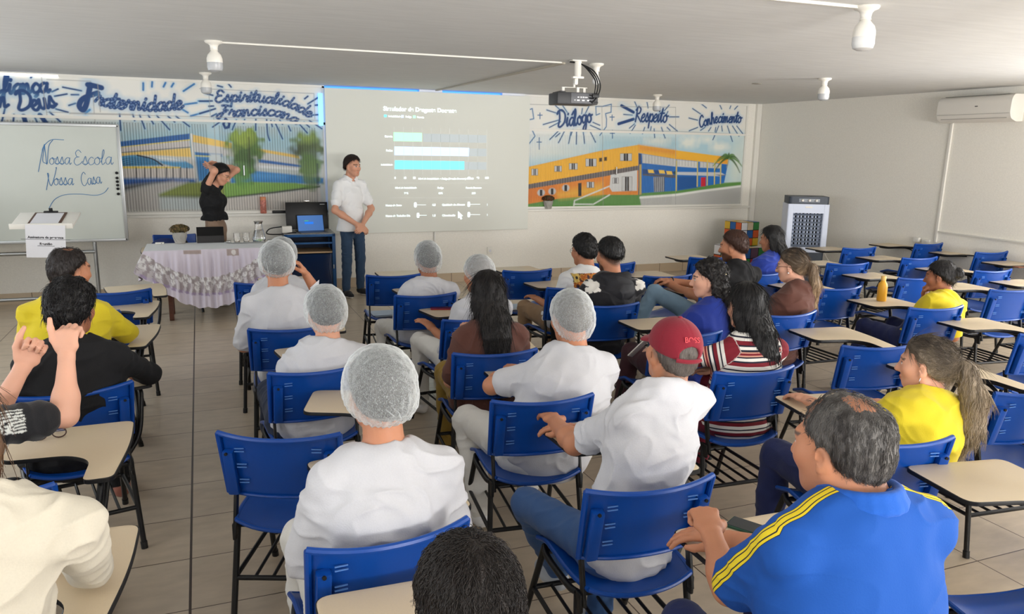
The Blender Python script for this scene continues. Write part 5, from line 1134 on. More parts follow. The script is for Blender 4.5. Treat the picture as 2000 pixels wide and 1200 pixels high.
# man in the red cap
CAPM=('dark_red_twill',rgb(128,22,40))
def cap_x(root,k):
    H,R,s,f=k['H'],k['R'],k['s'],k['f']; S=Sdf()
    S.ell(f(0,-.014,.04),(.094*s,.117*s,.103*s),R,.02); S.plane(f(0,0,.022),R@np.array([0,.12,-1]),.004)
    S.ell(f(0,-.13,.03),(.04,.05,.032),R,.004,1)
    V,Fq=S.mesh(.005,1); Nn=vnormals(V,Fq); q=((V-H)@R)/s; ph=np.arctan2(q[:,0],q[:,1]); V=V-Nn*(.0016*(np.abs(np.sin(3*ph))<.05)*(q[:,2]>.02))[:,None]
    o=link('cap',npmesh('cap',V,Fq),root); o.data.materials.append(cloth(*CAPM)); o['label']='dark red baseball cap'
    S=Sdf()
    for i in range(9):
        a=math.radians(-52+i*13); S.cone(f(.07*math.sin(a),.075*math.cos(a)+.0,.034),f(.075*math.sin(a),.085+.075*math.cos(a),.02-.012*abs(math.sin(a))),.006,.004,.022)
    V,Fq=S.mesh(.0045,1); b=link('visor',npmesh('visor',V,Fq),o); b.data.materials.append(cloth(*CAPM))
    MB().tube([f(.105*math.sin(a),-.012-.117*math.cos(a),.017-.006*math.cos(a)) for a in np.linspace(-.5,.5,9)],.008,6).build('strap',cloth(*CAPM),o)
    MB().lathe([(.0001,.004),(.007,.003),(.008,-.003)],f(0,-.014,.144),12).build('button',cloth(*CAPM),o)
    thr=mat('red_thread',rgb(196,56,64),.6)
    n_=R@np.array([.0,-.92,.38]); x=R@np.array([1.,0,0]); n_=unit(n_); yv=np.cross(n_,x); c=f(.0,-.117,.079)+n_*.003
    c=c+0*x; M=[[x[i],yv[i],n_[i],c[i]] for i in range(3)]+[[0,0,0,1]]
    text_mesh('lettering','BOSS',.026,M,thr,o,'CENTER',.0004)
    m=MB()
    for q in(-1,1): m=MB().lathe([(.002,.0),(.0045,.0005),(.005,-.001)],f(q*.05,-.075,.1),10); m.build('eyelet',thr,o)
person('P15','man in dark red cap, white T-shirt and blue jeans, leaning on his tablet',(1312,690),2.26,hyaw=-.05,hs=.95,tyaw=.3,hroll=.08,nbo=(-.05,-.02,.05),sw=.185,g=1.0,skin='tan',haircol=rgb(96,88,82),hair=('short',dict(vol=.004,nape=-.085,n=300,L=.012,rad=.0008,lift=.2)),shirt=WT,sleeve=.68,pelvis=(.02,-.06,.53),armL=(LZ('P15',1122,868,.775),LZ('P15',1088,828,.775)+[0,.02,0]),armR=((.2,.2,.765),(.02,.4,.765)),pants=JE,shoes=rgb(180,186,194),res=.0055,seed=19,extra=cap_x,scalp=.6,hpitch=.08,kL=(LZ('P15',1030,985,.49),LZ('P15',1090,1115,.12)),kR=((.17,.36,.53),(.0,.1,.1)),wr=.011)
# picture-print shirt
def icon_tint(V,k):
    rng=np.random.default_rng(3); C=np.ones((len(V),3))*np.array(rgb(236,236,236)); NB,SH=k['NB'],k['SH']; q=V-NB; ctr=np.abs(q[:,0])<.185; m=ctr&(q[:,2]<.0)
    pal=np.array([rgb(30,22,20),rgb(176,92,30),rgb(212,140,50),rgb(90,40,28),rgb(60,40,36),rgb(206,176,96),rgb(130,50,34),rgb(40,52,60),rgb(196,110,44)])
    i=np.floor((V[:,0]+.013*vnoise(V*30,1))/.05).astype(int)*7+np.floor((V[:,2]+.013*vnoise(V*30,2))/.065).astype(int)*13; c1=pal[np.abs(i*37)%9]
    fx=(V[:,0]/.05)%1-.5; fz=(V[:,2]/.065)%1-.5; d=np.hypot(fx,fz*1.1); c1=np.where((d<.36)[:,None],pal[np.abs(i*11+4)%9],c1); c1=np.where((d<.2)[:,None],pal[np.abs(i*5+2)%9]*.8,c1); c1=np.where(((d>.34)&(d<.39))[:,None],rgb(216,170,70),c1)
    C[m]=c1[m]; rib=np.abs(np.linalg.norm(q[:,:2],axis=1)-.075)<.012; C[rib&(q[:,2]>-.03)]=rgb(240,240,240); return C
person('P16','man in black hair wearing a white-sleeved shirt printed with small pictures',(1139,490),5.62,hyaw=.25,sw=.21,g=1.0,skin='tan',haircol=rgb(16,13,13),hair=('short',dict(vol=.018,nape=-.1,mode='curl',amp=.004,n=900,L=.025,rad=.0015,lift=.6,curl=.9)),tint=icon_tint,sleeve=.9,pants=('khaki_twill',rgb(150,122,92)),seed=20,armL='lap',armR='tablet',extra=lambda root,k: spectacles(root,k['f'],k['s'],rgb(20,20,22)))
def jkt_tint(V,k):
    C=np.ones((len(V),3))*np.array(rgb(22,22,28)); 
    for q in(-1,1):
        c=k['SH'][q]+np.array([q*.01,-.045,.03])
        for dx,dz,r in((0,0,.032),(.028,.02,.016),(-.03,.018,.016),(.0,.038,.016),(.03,-.012,.014),(-.03,-.02,.02)): C[np.hypot(V[:,0]-c[0]-dx,V[:,2]-c[2]-dz)*(1+.2*vnoise(V*60,3))<r]=rgb(232,228,220)
    return C
def hood_x(root,k):
    NB=k['NB']; S=Sdf(); S.chain([NB+[.1*math.sin(a),-.0-.085*math.cos(a),.02+.005*math.cos(a)] for a in np.linspace(-1.9,1.9,11)],[.026]*11,.03); S.ell(NB+[0,-.115,-.06],(.12,.045,.09),rotx(-.25),.05); S.cone(NB+[0,-.12,-.08],NB+[0,-.135,-.17],.05,.02,.04)
    V,Fq=S.mesh(.006,1); V=wrinkle(V,vnormals(V,Fq),.005,77); o=link('hood',npmesh('hood',V,Fq),[c for c in root.children if 'jacket' in c.name][0]); o.data.materials.append(cloth('black_nylon',rgb(28,28,34),.6))
person('P17','man in black hooded jacket with pale patches on the shoulders, black slicked hair',(1190,500),4.95,hyaw=.1,sw=.208,g=1.15,skin='tan',haircol=rgb(14,12,12),hair=('short',dict(vol=.015,nape=-.03,n=700,L=.035,rad=.0012,lift=.1,curl=.1)),scalp=.75,shirt=('black_jacket',rgb(22,22,28)),tint=jkt_tint,sleeve=2,pants=BKC,seed=21,armL='lap',armR='tablet',extra=hood_x,beard=.8)
# right-hand group
person('P18','bearded man in black T-shirt and light jeans holding his crossed knee',(1432,482),5.02,hyaw=.62,sw=.19,g=1.1,skin='tan',haircol=rgb(74,46,34),hair=('short',dict(vol=.008,nape=-.06,front=.085,n=2500,L=.022,rad=.001,lift=.25,taper=.05,amp=.002)),beard=.92,scalp=.85,shirt=BKC,sleeve=.75,pants=LJ,shoes=rgb(120,104,92),seed=22,armL=lambda H,SH,R:(SH[-1]+[-.08,.2,-.19],LYp('P18',1306,556,5.5)),armR=lambda H,SH,R:(SH[1]+[-.06,.24,-.16],LYp('P18',1312,549,5.48)),hL='grip',hR='grip',kL=((-.24,.36,.46),(-.25,.30,.09)),kR=((-.22,.44,.72),(-.42,.46,.36)),tyaw=.25,
  extra=lambda root,k: MB().tube([k['AR'][1][2]+np.array([.012*0,0.028*math.cos(a),.028*math.sin(a)]) for a in np.linspace(0,6.28,16,endpoint=False)],.006,8,closed=True).build('wristwatch',M_black,root))
person('P19','woman with long straight black hair and royal blue top beside the puzzle-cube box',(1506,468),5.8,hyaw=.5,sex='f',sw=.165,g=1.15,skin='tan',haircol=rgb(16,13,14),hair=('long',dict(vol=.014,len=.22,w=.085,back=.02,n=500,L=.1,rad=.0015,lift=.05,curl=.05)),shirt=('royal_blue_cotton',rgb(34,58,150)),sleeve=1.2,pants=DJ,seed=23,armL='lap',armR='tablet')
def p20_x(root,k):
    f=k['f']; m=MB(); rng=np.random.default_rng(2)
    for i in range(5): m.tube(smoothpts([f(-.058+.012*i,-.085,.03-.004*i),f(-.06+.012*i,-.108,.045),f(-.05+.01*i,-.112,.02)],4),.0035,6)
    m.build('hair_clip',mat('pearl_clip',rgb(214,196,150),.25,.4),[c for c in root.children if c.name.startswith('hair')][0])
person('P20','curly-haired woman in royal blue polo looking left with a phone in her lap',(1383,546),4.0,hyaw=1.0,sex='f',sw=.165,g=1.15,skin='fair',haircol=rgb(24,19,18),hair=('long',dict(vol=.018,len=.3,w=.075,back=.03,dx=.03,mode='curl',amp=.009,front=.06,n=1200,L=.05,rad=.0017,lift=.5,curl=1.6,grav=.6)),shirt=('royal_blue_polo',rgb(26,50,140)),collar=('royal_blue_polo',rgb(26,50,140)),sleeve=.8,pants=('plum_twill',rgb(66,34,42)),shoes=rgb(60,40,44),seed=24,tyaw=.45,pelvis=(.1,-.03,.53),armL=(LYp('P20',1325,700,4.0),LYp('P20',1285,690,4.12)),armR=(LYp('P20',1400,655,3.85),LYp('P20',1372,690,3.95)),hL='grip',hR='relax',nL=(.3,0,-1),extra=p20_x,hpitch=-.05,neckr=.046)
person('P21','woman in brown shirt with blond-tipped ponytail and glasses, seen in profile',(1546,520),4.32,hyaw=.6,sex='f',sw=.17,g=1.2,skin='fair',haircol=rgb(34,25,22),hair=('pony',dict(vol=.009,front=.068,pts=[(.05,0,.03),(.075,0,.15),(.06,.01,.3),(.045,.01,.37)],r=[.03,.04,.036,.012],n=900,L=.08,rad=.0016,lift=.08,curl=.15,tips=rgb(176,148,116),tz0=1.2,tl=.35,streak=.5,tie=mat('tan_scrunchie',rgb(150,88,56),.7),res=.0055)),shirt=BRN,sleeve=.85,pants=LJ,seed=25,tyaw=.35,armL='lap',armR='tablet',pelvis=(.1,-.04,.53),
  extra=lambda root,k:(spectacles(root,k['f'],k['s'],rgb(70,30,34)),MB().lathe([(.0001,.006),(.005,.003),(.006,-.003),(.0001,-.006)],k['f'](-.083,.003,-.042),10).build('earring',M_steel,root)))
_w,_n,_r,_p=rgb(232,228,220),rgb(28,28,46),rgb(122,24,38),rgb(206,150,130)
M_stripe=rampmat('striped_knit',_w,.152,[(0,_r),(.12,_w),(.2,_n),(.25,_w),(.36,_r),(.48,_n),(.53,_w),(.62,_n),(.66,_p),(.7,_r),(.76,_p),(.8,_n),(.86,_w),(.95,_n)])
def stripe_tint(V,k):
    u=V[:,2].copy(); best=np.full(len(V),9.)
    for q in(-1,1):
        S_,E_,W=k['AR'][q]
        for a,b,o in((S_,E_,0),(E_,W,np.linalg.norm(E_-S_))):
            ab=b-a; t=np.clip(((V-a)@ab)/(ab@ab),0,1); d=np.linalg.norm(V-a-t[:,None]*ab,axis=1); out=(V[:,0]*q>abs(S_[0])-.02)|(d<.062)&(V[:,1]>S_[1]+.04); m=(d<best)&out&(d<.1); best=np.where(m,d,best); u=np.where(m,.97-(o+t*np.linalg.norm(ab)),u)
    return u,M_stripe
person('P22','woman in striped dark red and white sweater with very long black hair',(1456,600),3.25,hyaw=.05,sex='f',sw=.175,g=1.15,skin='light',haircol=rgb(15,12,13),hair=('long',dict(vol=.018,len=.44,w=.085,back=.03,dx=.025,n=1500,L=.12,rad=.0012,lift=.01,curl=.02,amp=.002)),shirt=('striped_sweater',rgb(200,200,200)),tint=stripe_tint,sleeve=1.75,pants=('dark_red_twill_trousers',rgb(112,14,38)),seed=26,res=.0055,armL=((-.24,.12,.78),(-.1,.36,.84)),armR='tablet',pelvis=(.05,-.06,.53),legs=1.12,wr=.004)
person('P23','woman in yellow T-shirt with dark hair in a bun, hand on her chin',(1836,541),4.14,hyaw=.5,sex='f',sw=.17,g=1.12,skin='brown',haircol=rgb(22,18,18),hair=('bun',dict(vol=.008,front=.066,n=500,L=.05,rad=.0012,lift=.05,curl=.05)),shirt=YT,sleeve=.8,pants=NV,seed=27,tyaw=.25,pelvis=(.1,-.05,.53),armL=lambda H,SH,R:(SH[-1]+[.0,.13,-.23],H+R@np.array([-.01,.105,-.17])),hL='fist',nL=(.2,-.8,.3),armR=lambda H,SH,R:(SH[1]+[.05,.05,-.26],SH[1]+[-.13,.2,-.3]),sock=rgb(232,232,232),hpitch=-.1)
def p24_x(root,k):
    f=k['f']; MB().tube(smoothpts([f(-.081,.0,-.045),f(-.085,.004,-.062),f(-.081,.002,-.075)],4),.002,6).build('earring',M_steel,root)
    tm=mat('black_print',rgb(40,38,30),.7); c=k['NB']; 
person('P24','woman in yellow T-shirt with long grey-blond ponytail, on the right',(1806,712),2.3,hyaw=.55,sex='f',sw=.18,g=1.3,skin='light',haircol=rgb(52,44,40),hair=('pony',dict(vol=.008,front=.07,tz=.03,pts=[(.06,0,.03),(.1,0,.14),(.1,.0,.27),(.08,0,.37)],r=[.036,.052,.052,.018],n=2200,L=.09,rad=.0013,lift=.05,curl=.3,tips=rgb(168,150,126),tz0=1.12,tl=.3,streak=.7,res=.005,amp=.005)),shirt=YT,sleeve=.85,pants=NV,seed=28,res=.0055,tyaw=.3,pelvis=(.1,-.04,.53),armL=((.04,.16,.76),(.0,.4,.76)),armR=((.46,.08,.78),(.28,.3,.77)),fat=.004,extra=p24_x,hpitch=-.05,kL=((-.15,.36,.52),(-.2,.3,.09)),legs=1.1)
# balding man in the blue polo, foreground right
_b,_y,_k=rgb(12,76,160),rgb(232,206,40),rgb(30,34,50)
M_polo=rampmat('striped_pique',_b,.4,[(0,_y),(.012,_k),(.02,_y),(.036,_k),(.042,_b)])
def polo_tint(V,k):
    res=np.full(len(V),.2)
    for q in(-1,1):
        S_,E_,W=k['AR'][q]; NB=k['NB']; a=NB+np.array([q*.07,-.005,.015]); b=S_+np.array([q*.02,-.005,.05]); d2=unit(E_-S_); sd=np.array([q*1.,0,0]); sd=unit(sd-d2*(sd@d2)); c=E_+sd*.05
        best=np.full(len(V),9.); off=np.full(len(V),.2)
        for p,r,nn in((a,b,np.array([0,1.,0])),(b,c,np.cross(d2,sd))):
            d=r-p; t=np.clip(((V-p)@d)/(d@d),0,1); w_=V-p-t[:,None]*d; n=unit(nn-unit(d)*(nn@unit(d))); dd=np.linalg.norm(w_,axis=1); m=(dd<best)&(dd<.09); best=np.where(m,dd,best); off=np.where(m,np.abs(w_@n),off)
        res=np.minimum(res,off)
    return res,M_polo
person('P25','balding grey-haired man in blue polo with yellow shoulder stripes, foreground right',(1640,872),1.28,hyaw=.28,nbo=(0,0,.04),sw=.205,g=1.3,skin='tan',haircol=rgb(62,58,56),hair=('short',dict(vol=.008,nape=-.1,front=.06,n=6000,L=.017,rad=.0008,lift=.3,curl=.4,fx=30,bald=[((0,.085,.115),(.07,.075,.085)),((.005,-.062,.138),(.068,.06,.055))],tips=rgb(176,172,166),tz0=1.0,tl=5,streak=.75)),scalp=.25,shirt=('blue_polo',rgb(22,86,178)),tint=polo_tint,collar=('blue_pique',rgb(22,86,178)),sleeve=.78,pants=NV,seed=29,res=.005,hpitch=-.1,fat=.007,neckr=.066,
  armL=(LZ('P25',1425,1150,.80),LZ('P25',1392,1050,.86)),hL='fist',armR=((.30,.18,.77),(.02,.42,.765)),hR='relax',beard=.0,wr=.006)
person('P26','dark-haired head seen from behind at the bottom edge of the photo',(912,1190),1.12,hyaw=0,sw=.17,g=.95,skin='light',haircol=rgb(30,22,18),hair=('short',dict(vol=.014,nape=-.1,n=7000,L=.03,rad=.0009,lift=.6,curl=.5,res=.005,mode='cap')),shirt=('grey_cotton',rgb(90,90,96)),pants=DJ,seed=30,res=.006,hs=.95)
# left-hand group
person('P3','balding man in yellow T-shirt turning his head beside the lectern',(138,528),4.85,hyaw=-.85,sw=.185,g=1.15,skin='tan',haircol=rgb(36,27,24),hair=('short',dict(vol=.007,nape=-.085,front=.08,n=1500,L=.018,rad=.001,lift=.3,bald=[((.01,-.03,.15),(.05,.05,.05)),((0,.08,.11),(.05,.05,.05))])),scalp=.45,shirt=YT,sleeve=.9,pants=NV,seed=31,armL='lap',armR=((.25,.1,.78),(.1,.34,.765)))
person('P4','person in black top with thick short black hair seen from behind on the left',(142,604),3.8,hyaw=-.35,sex='f',sw=.19,g=1.3,skin='brown',haircol=rgb(18,15,16),hair=('short',dict(vol=.024,nape=-.125,mode='curl',amp=.006,n=1600,L=.05,rad=.0016,lift=.25,curl=.5)),shirt=BKC,sleeve=1.2,pants=BKC,shoes=rgb(150,92,76),seed=32,armL='lap',armR=((.34,.0,.78),(.2,.22,.77)),neckr=.055,kR=((.2,.4,.5),(.22,.42,.09)))
def p5_tint(V,k):
    C=np.ones((len(V),3))*np.array(rgb(22,22,26)); S_,E_,W=k['AR'][1]; d=E_-S_; L_=np.linalg.norm(d); d=d/L_; t=(V-S_)@d; vw=np.array([0,-1.,.45]); vw=unit(vw-d*(vw@d)); up=np.cross(vw,d); w_=(V-S_)@up; fr=(V-S_)@vw>-.01
    t=L_*.8-t+.0; t=.2-t; a=(t>.06)&(t<.14)&fr; st=a&(np.abs(w_)<.042)&((w_/.0105)%1<.5)&(t+.02*vnoise(V*60,2)>.07); ca=(t>.06)&(t<.1)&(w_<.0)&(w_>-.042)&fr&(vnoise(V*120,4)>-.1); C[st|ca]=rgb(226,228,222); return C
person('P5','person in black T-shirt with a pale flag print raising both thumbs at the left edge',hc=(-.34,-.05,1.2),hyaw=-.2,sw=.19,g=1.1,skin='fair',haircol=DKH,hair=('short',dict(vol=.014)),shirt=('black_cotton_printed',rgb(22,22,26)),tint=p5_tint,sleeve=.8,pants=BKC,seed=33,res=.0055,pelvis=(-.2,-.05,.53),
  armL=(LYp('P5',-30,850,3.1),LYp('P5',42,722,3.15)),armR=(LYp('P5',128,812,3.0),LYp('P5',130,700,3.05)),hL='thumb',hR='thumb',nL=(.25,-1,.1),nR=(.3,1,.1))
person('P6','sitter in cream puff-sleeved jacket with light brown hair at the bottom left corner',px=(-95,835),Y=1.92,hyaw=-.1,nbo=(.06,0,0),sex='f',sw=.2,g=1.45,skin='fair',haircol=rgb(104,76,52),hair=('long',dict(vol=.012,len=.40,w=.055,back=.05,dx=.05,n=700,L=.1,rad=.0014,lift=.1,curl=.1)),shirt=('cream_jacket',rgb(206,198,180),.85,.1,200),sleeve=1.45,pants=('grey_twill',rgb(70,76,84)),seed=34,res=.0055,pelvis=(-.12,-.05,.53),armL='lap',armR=(LZ('P6',178,1110,.79),LZ('P6',90,1040,.78)),wr=.009,
  extra=lambda root,k: MB().lathe([(.0001,.01),(.005,.004),(.006,-.004),(.0001,-.01)],k['f'](.084,.004,-.046),10).build('earring',mat('gold',rgb(220,180,90),.2,1),root))
# presenters
def tz(u,v,Y,P,t): return rotz(t).T@(atY(u,v,Y)-np.array([P[0],P[1],0]))
P2=(1.74,9.82); t2=math.pi+.36
person('man','man standing by the screen in white polo, dark blue jeans and black sneakers',(689,325),9.82,pos=P2,t=t2,hyaw=t2+.22,sw=.19,g=.92,skin='light',haircol=rgb(44,28,22),hair=('short',dict(vol=.016,nape=-.05,front=.088,n=900,L=.04,rad=.0014,lift=.2,curl=.3,taper=.022)),shirt=('white_polo',rgb(238,238,238)),collar=('white_polo',rgb(238,238,238)),sleeve=.7,pants=('slate_denim',rgb(44,66,92),.9,.2,300),shoes=rgb(24,24,26),stand=True,seed=35,res=.006,hpitch=-.06,pelvis=(0,0,.90),armL=((-.26,.06,1.10),(-.02,.24,.93)),armR=((.26,.06,1.10),(.05,.25,.92)),hL='grip',hR='grip',nL=(.3,-.6,-.5),nR=(-.3,-.6,-.5),kL=((-.1,.03,.48),(-.11,.0,.09)),kR=((.1,.04,.48),(.12,.04,.09)),legs=1.0,tuck=-.05,beard=.12)
P1=(.13,9.72); t1=-2.0
T1=lambda u,v,Y: tz(u,v,Y,P1,t1)
person('woman','woman in black sleeveless top and beige trousers tying up her dark hair behind the table',(431,341),9.62,pos=P1,t=t1,hyaw=t1+.15,sex='f',sw=.15,g=.84,skin='light',haircol=rgb(18,14,14),hair=('long',dict(vol=.012,len=.1,w=.05,back=.0,n=400,L=.06,rad=.0014,lift=.05,front=.07)),shirt=('black_knit',rgb(18,18,20)),sleeve=.12,pants=('beige_twill',rgb(150,124,104)),stand=True,seed=36,res=.006,hpitch=-.45,pelvis=(0,.0,.93),
  armL=(T1(462,332,9.75),T1(428,322,9.9)),armR=(T1(419,334,9.42),T1(410,326,9.7)),hL='grip',hR='relax',nL=(0,-1,0),nR=(0,-1,-.3),tuck=.1,neckr=.045,shoulder_drop=.03,kL=((-.08,.02,.5),(-.09,0,.09)),kR=((.08,.02,.5),(.09,0,.09)),extra=lambda root,k: spectacles(root,k['f'],k['s'],rgb(200,170,110),True))
# ------------------------------------------------------------------ table with cloth and the things on it
TY0,TY1,TX0,TX1,TZ=8.82,9.46,-.57,.63,.775
tb=empty('trestle_table',((TX0+TX1)/2,(TY0+TY1)/2,0)); tag(tb,'dark wooden trestle table under the lavender tulip tablecloth','table')
tcx,tcy=(TX0+TX1)/2,(TY0+TY1)/2
MB().box((0,0,TZ-.02),(TX1-TX0-.02,TY1-TY0-.02,.03),bev=.004).build('tabletop',M_wood,tb)
for s in(-1,1):
    x=s*.40
    MB().prism(rounded([(-.05,0),(.05,0),(.04,.2),(.055,.32),(.035,.5),(.06,TZ-.04),(-.06,TZ-.04),(-.035,.5),(-.055,.32),(-.04,.2)],.02,4),-.022,.022,M=np.array([[0,0,1],[1,0,0],[0,1,0]])).build('leg',M_wood,tb,(x,-.18,0))
    MB().prism(rounded([(-.05,0),(.05,0),(.04,.2),(.055,.32),(.035,.5),(.06,TZ-.04),(-.06,TZ-.04),(-.035,.5),(-.055,.32),(-.04,.2)],.02,4),-.022,.022,M=np.array([[0,0,1],[1,0,0],[0,1,0]])).build('leg',M_wood,tb,(x,.18,0))
    MB().box((x,0,.3),(.035,.42,.07),bev=.006).build('side_rail',M_wood,tb)
MB().prism([(-.56,.27),(-.3,.27),(-.2,.30),(.2,.30),(.3,.27),(.56,.27),(.56,.33),(-.56,.33)],-.013,.013,M=np.array([[1,0,0],[0,0,1],[0,1,0]])).build('stretcher',M_wood,tb)
# cloth: flat top, hanging scalloped skirt with printed tulips
nx=150; per=[]
def skirt():
    V=[];C=[];Fq=[]
    # perimeter path: left back -> left front -> right front -> right back
    pts=[]; 
    for i in range(40): pts.append((TX0,TY1-(TY1-TY0)*i/40,(-1,0),'l',i/40))
    for i in range(161): pts.append((TX0+(TX1-TX0)*i/160,TY0,(0,-1),'f',i/160))
    for i in range(1,41): pts.append((TX1,TY0+(TY1-TY0)*i/40,(1,0),'r',i/40))
    nv=60; n=len(pts); s=0
    for k,(x,y,nrm,side,q) in enumerate(pts):
        if side=='f': u=2*q-1; drop=.2+.42*(1-abs(u)**2.2)+.012*math.sin(q*50)
        else: drop=.2+.16*math.sin(math.pi*q)
        c=abs(2*q-1)**3 if side=='f' else 0
        if side=='f': dirn=np.array([(2*q-1)*c,-1,0])
        else: dirn=np.array([nrm[0],-(1 if side=='l' else 1)*((q if side=='l' else 1-q)**4),0])
        for v in range(nv):
            d=drop*v/(nv-1); fold=.012*math.sin(k*.34)+.008*math.sin(k*.79+1)
            fl=.02+(.10*(c if side=='f' else (q if side=='l' else 1-q)**3)+.05)*(d/.4)+fold*min(1,d/.15)*1.3
            V.append((x+dirn[0]*fl,y+dirn[1]*fl,TZ+.003-d-.004*(v==0)*0))
            col=np.array(rgb(214,206,218))
            if side=='f':
                X=(x-(TX0+TX1)/2); up=.035+.27*(1-min(1,(X/.58)**2)); lo=.17+.32*(1-min(1,abs(X/.66)**2.2))
                if d>up-.012*abs(math.sin(X*38)) and d<lo:
                    g=(d-up)/max(lo-up,.01); col=np.array(rgb(168,158,158))*(1-.2*g)+np.array(rgb(150,136,166))*.2*g
                    st=math.sin(X*95+math.sin(d*30)*1.2)
                    if g>.35 and st>.15: col=np.array(rgb(208,202,206))
                    if g>.86: col=np.array(rgb(166,150,180)) if st<.4 else np.array(rgb(206,198,212))
                    for row,off,sp in((.06,0,.078),(.3,.039,.078),(.56,.02,.11)):
                        a=((X+off)/sp); ix=round(a); dx=(a-ix)*sp; dy=(g-row)*(lo-up)+.012*math.sin(ix*2.3)
                        rr=math.hypot(dx/.027,dy/.032)
                        if rr<1: col=np.array(rgb(228,226,226)) if not(.78<rr<.95 or abs(dx)<.0035 and dy<.0) else np.array(rgb(176,168,172))
                if abs(X+.15)<.085 and .004<d<.045 or abs(X-.25)<.085*.7 and .0<d<.075:
                    col=np.array(rgb(170,154,150)); 
                    if X>0 and math.hypot((X-.26)/.024,(d-.04)/.028)<1: col=np.array(rgb(222,218,216))
            C.append(col)
    n=len(pts)
    for k in range(n-1):
        for v in range(nv-1): a=k*nv+v; Fq.append((a,a+1,a+nv+1,a+nv))
    b=len(V); gx,gy=2,2
    top=[(TX0-.02,TY0-.02),(TX1+.02,TY0-.02),(TX1+.02,TY1),(TX0-.02,TY1)]
    for x,y in top: V.append((x,y,TZ+.003)); C.append(np.array(rgb(240,242,244)))
    Fq.append((b,b+1,b+2,b+3)); return np.array(V),np.array(Fq),np.array(C)
V,Fq,C=skirt(); me=npmesh('tablecloth',V,Fq); vcol(me,C); me.materials.append(mat('tablecloth_fabric',(1,1,1),.9,attr='tint',bump=.08,scale=200))
tag(link('tablecloth',me),'white and lavender tablecloth printed with tulips hanging over the table','tablecloth')
TT=TZ+.004
def on_table(u,v,z=TT): return atZ(u,v,z)
def foliage(m,c,r,n,rng,size=.02,flat=.75):
    for i in range(n):
        d=unit(rng.normal(size=3)); d[2]=abs(d[2])*flat+(-.25 if rng.random()<.2 else 0); p=np.array(c)+d*r*rng.uniform(.65,1.0)*np.array([1,1,.75]); a=unit(rng.normal(size=3)); b=unit(np.cross(a,d)); a=np.cross(d,b)
        a=a*size*rng.uniform(.7,1.2); b=b*size*.7*rng.uniform(.7,1.2); m.add([p-a*.9,p+b+d*size*.25,p+a,p-b+d*size*.25,p-a*.4-b*.2],[(0,3,2,1)],int(rng.integers(0,3)))
def planter(loc,lab,cols,s=1.0,seed=4):
    r=empty('potted_plant',loc); tag(r,lab,'potted plant','small plants in faceted grey pots')
    m=MB(); k=8
    prof=[(.05,0),(.056,.004),(.075,.075),(.082,.13),(.076,.13),(.07,.115)]
    V=[];Fc=[]
    for j,(rr,z) in enumerate(prof):
        for i in range(k): a=2*math.pi*(i+.5*(j%2 if j<4 else 1))/k; V.append((rr*s*math.cos(a),rr*s*math.sin(a),z*s))
    for j in range(len(prof)-1):
        for i in range(k):
            a=j*k+i;b=j*k+(i+1)%k; c=a+k; d=b+k
            if j in(1,2): Fc+= [(a,b,c),(b,d,c)] if j==2 else [(a,b,c),(b,d,c)]
            else: Fc.append((a,b,d,c))
    m.add(V,Fc); m.add([(.072*s*math.cos(2*math.pi*i/12),.072*s*math.sin(2*math.pi*i/12),.117*s) for i in range(12)],[tuple(range(12))],1); m.add([(.05*s*math.cos(2*math.pi*i/12),.05*s*math.sin(2*math.pi*i/12),.0) for i in range(12)],[tuple(range(11,-1,-1))])
    m.build('pot',[mat('grey_pot',rgb(168,164,156),.7),mat('soil',rgb(50,38,30),.9)],r,smooth=False)
    m=MB(); rng=np.random.default_rng(seed); foliage(m,(0,0,.155*s),.105*s,620,rng,.02*s); 
    o=m.build('foliage',[mat('leaf_%d_%d'%(seed,i),c,.7) for i,c in enumerate(cols)],r,smooth=False); o['kind']='stuff'
    m=MB()
    for i in range(9): a=i*.7; m.tube([(0,0,.115*s),(.03*s*math.cos(a),.03*s*math.sin(a),.15*s),(.07*s*math.cos(a),.07*s*math.sin(a),.2*s)],.0025,5)
    m.build('stem',mat('plant_stem',rgb(80,72,44),.8),r); return r
p=on_table(352,477); planter((p[0],p[1]+.06,TT),'potted brown-green plant in a faceted grey pot on the clothed table',[rgb(96,84,44),rgb(70,60,34),rgb(120,96,58)],1.0,4)
p=atY(1071,411,WY-.035); planter((p[0],WY-.02,SZ+.018),'potted reddish-brown plant on the window ledge under the yellow painted building',[rgb(86,54,30),rgb(70,66,34),rgb(104,50,34)],.92,5)
# tablet computer in a folding cover
p=on_table(412,475); tc_=empty('tablet_computer',(p[0],p[1]+.05,TT)); tag(tc_,'black tablet computer propped in a dark folding cover on the clothed table','tablet computer')
MB().box((0,.055,.085),(.29,.008,.19),rot=rotx(-.5),bev=.003).build('screen',mat('dark_screen',rgb(16,16,18),.15),tc_)
MB().box((0,-.0,.035),(.285,.006,.085),rot=rotx(-.35),bev=.002).build('cover',mat('cover_felt',rgb(60,58,58),.85),tc_); MB().box((0,.055,.004),(.285,.15,.006),bev=.002).build('cover_base',mat('cover_felt',rgb(60,58,58),.85),tc_)
p=on_table(312,477); MBp=empty('power_bank',(p[0],p[1],TT)); tag(MBp,'small white power bank lying near the left end of the clothed table','power bank'); MB().box((0,0,.01),(.09,.06,.018),bev=.006).build('casing',M_white,MBp); MB().box((.02,-.031,.01),(.012,.002,.006)).build('port',M_dark,MBp)
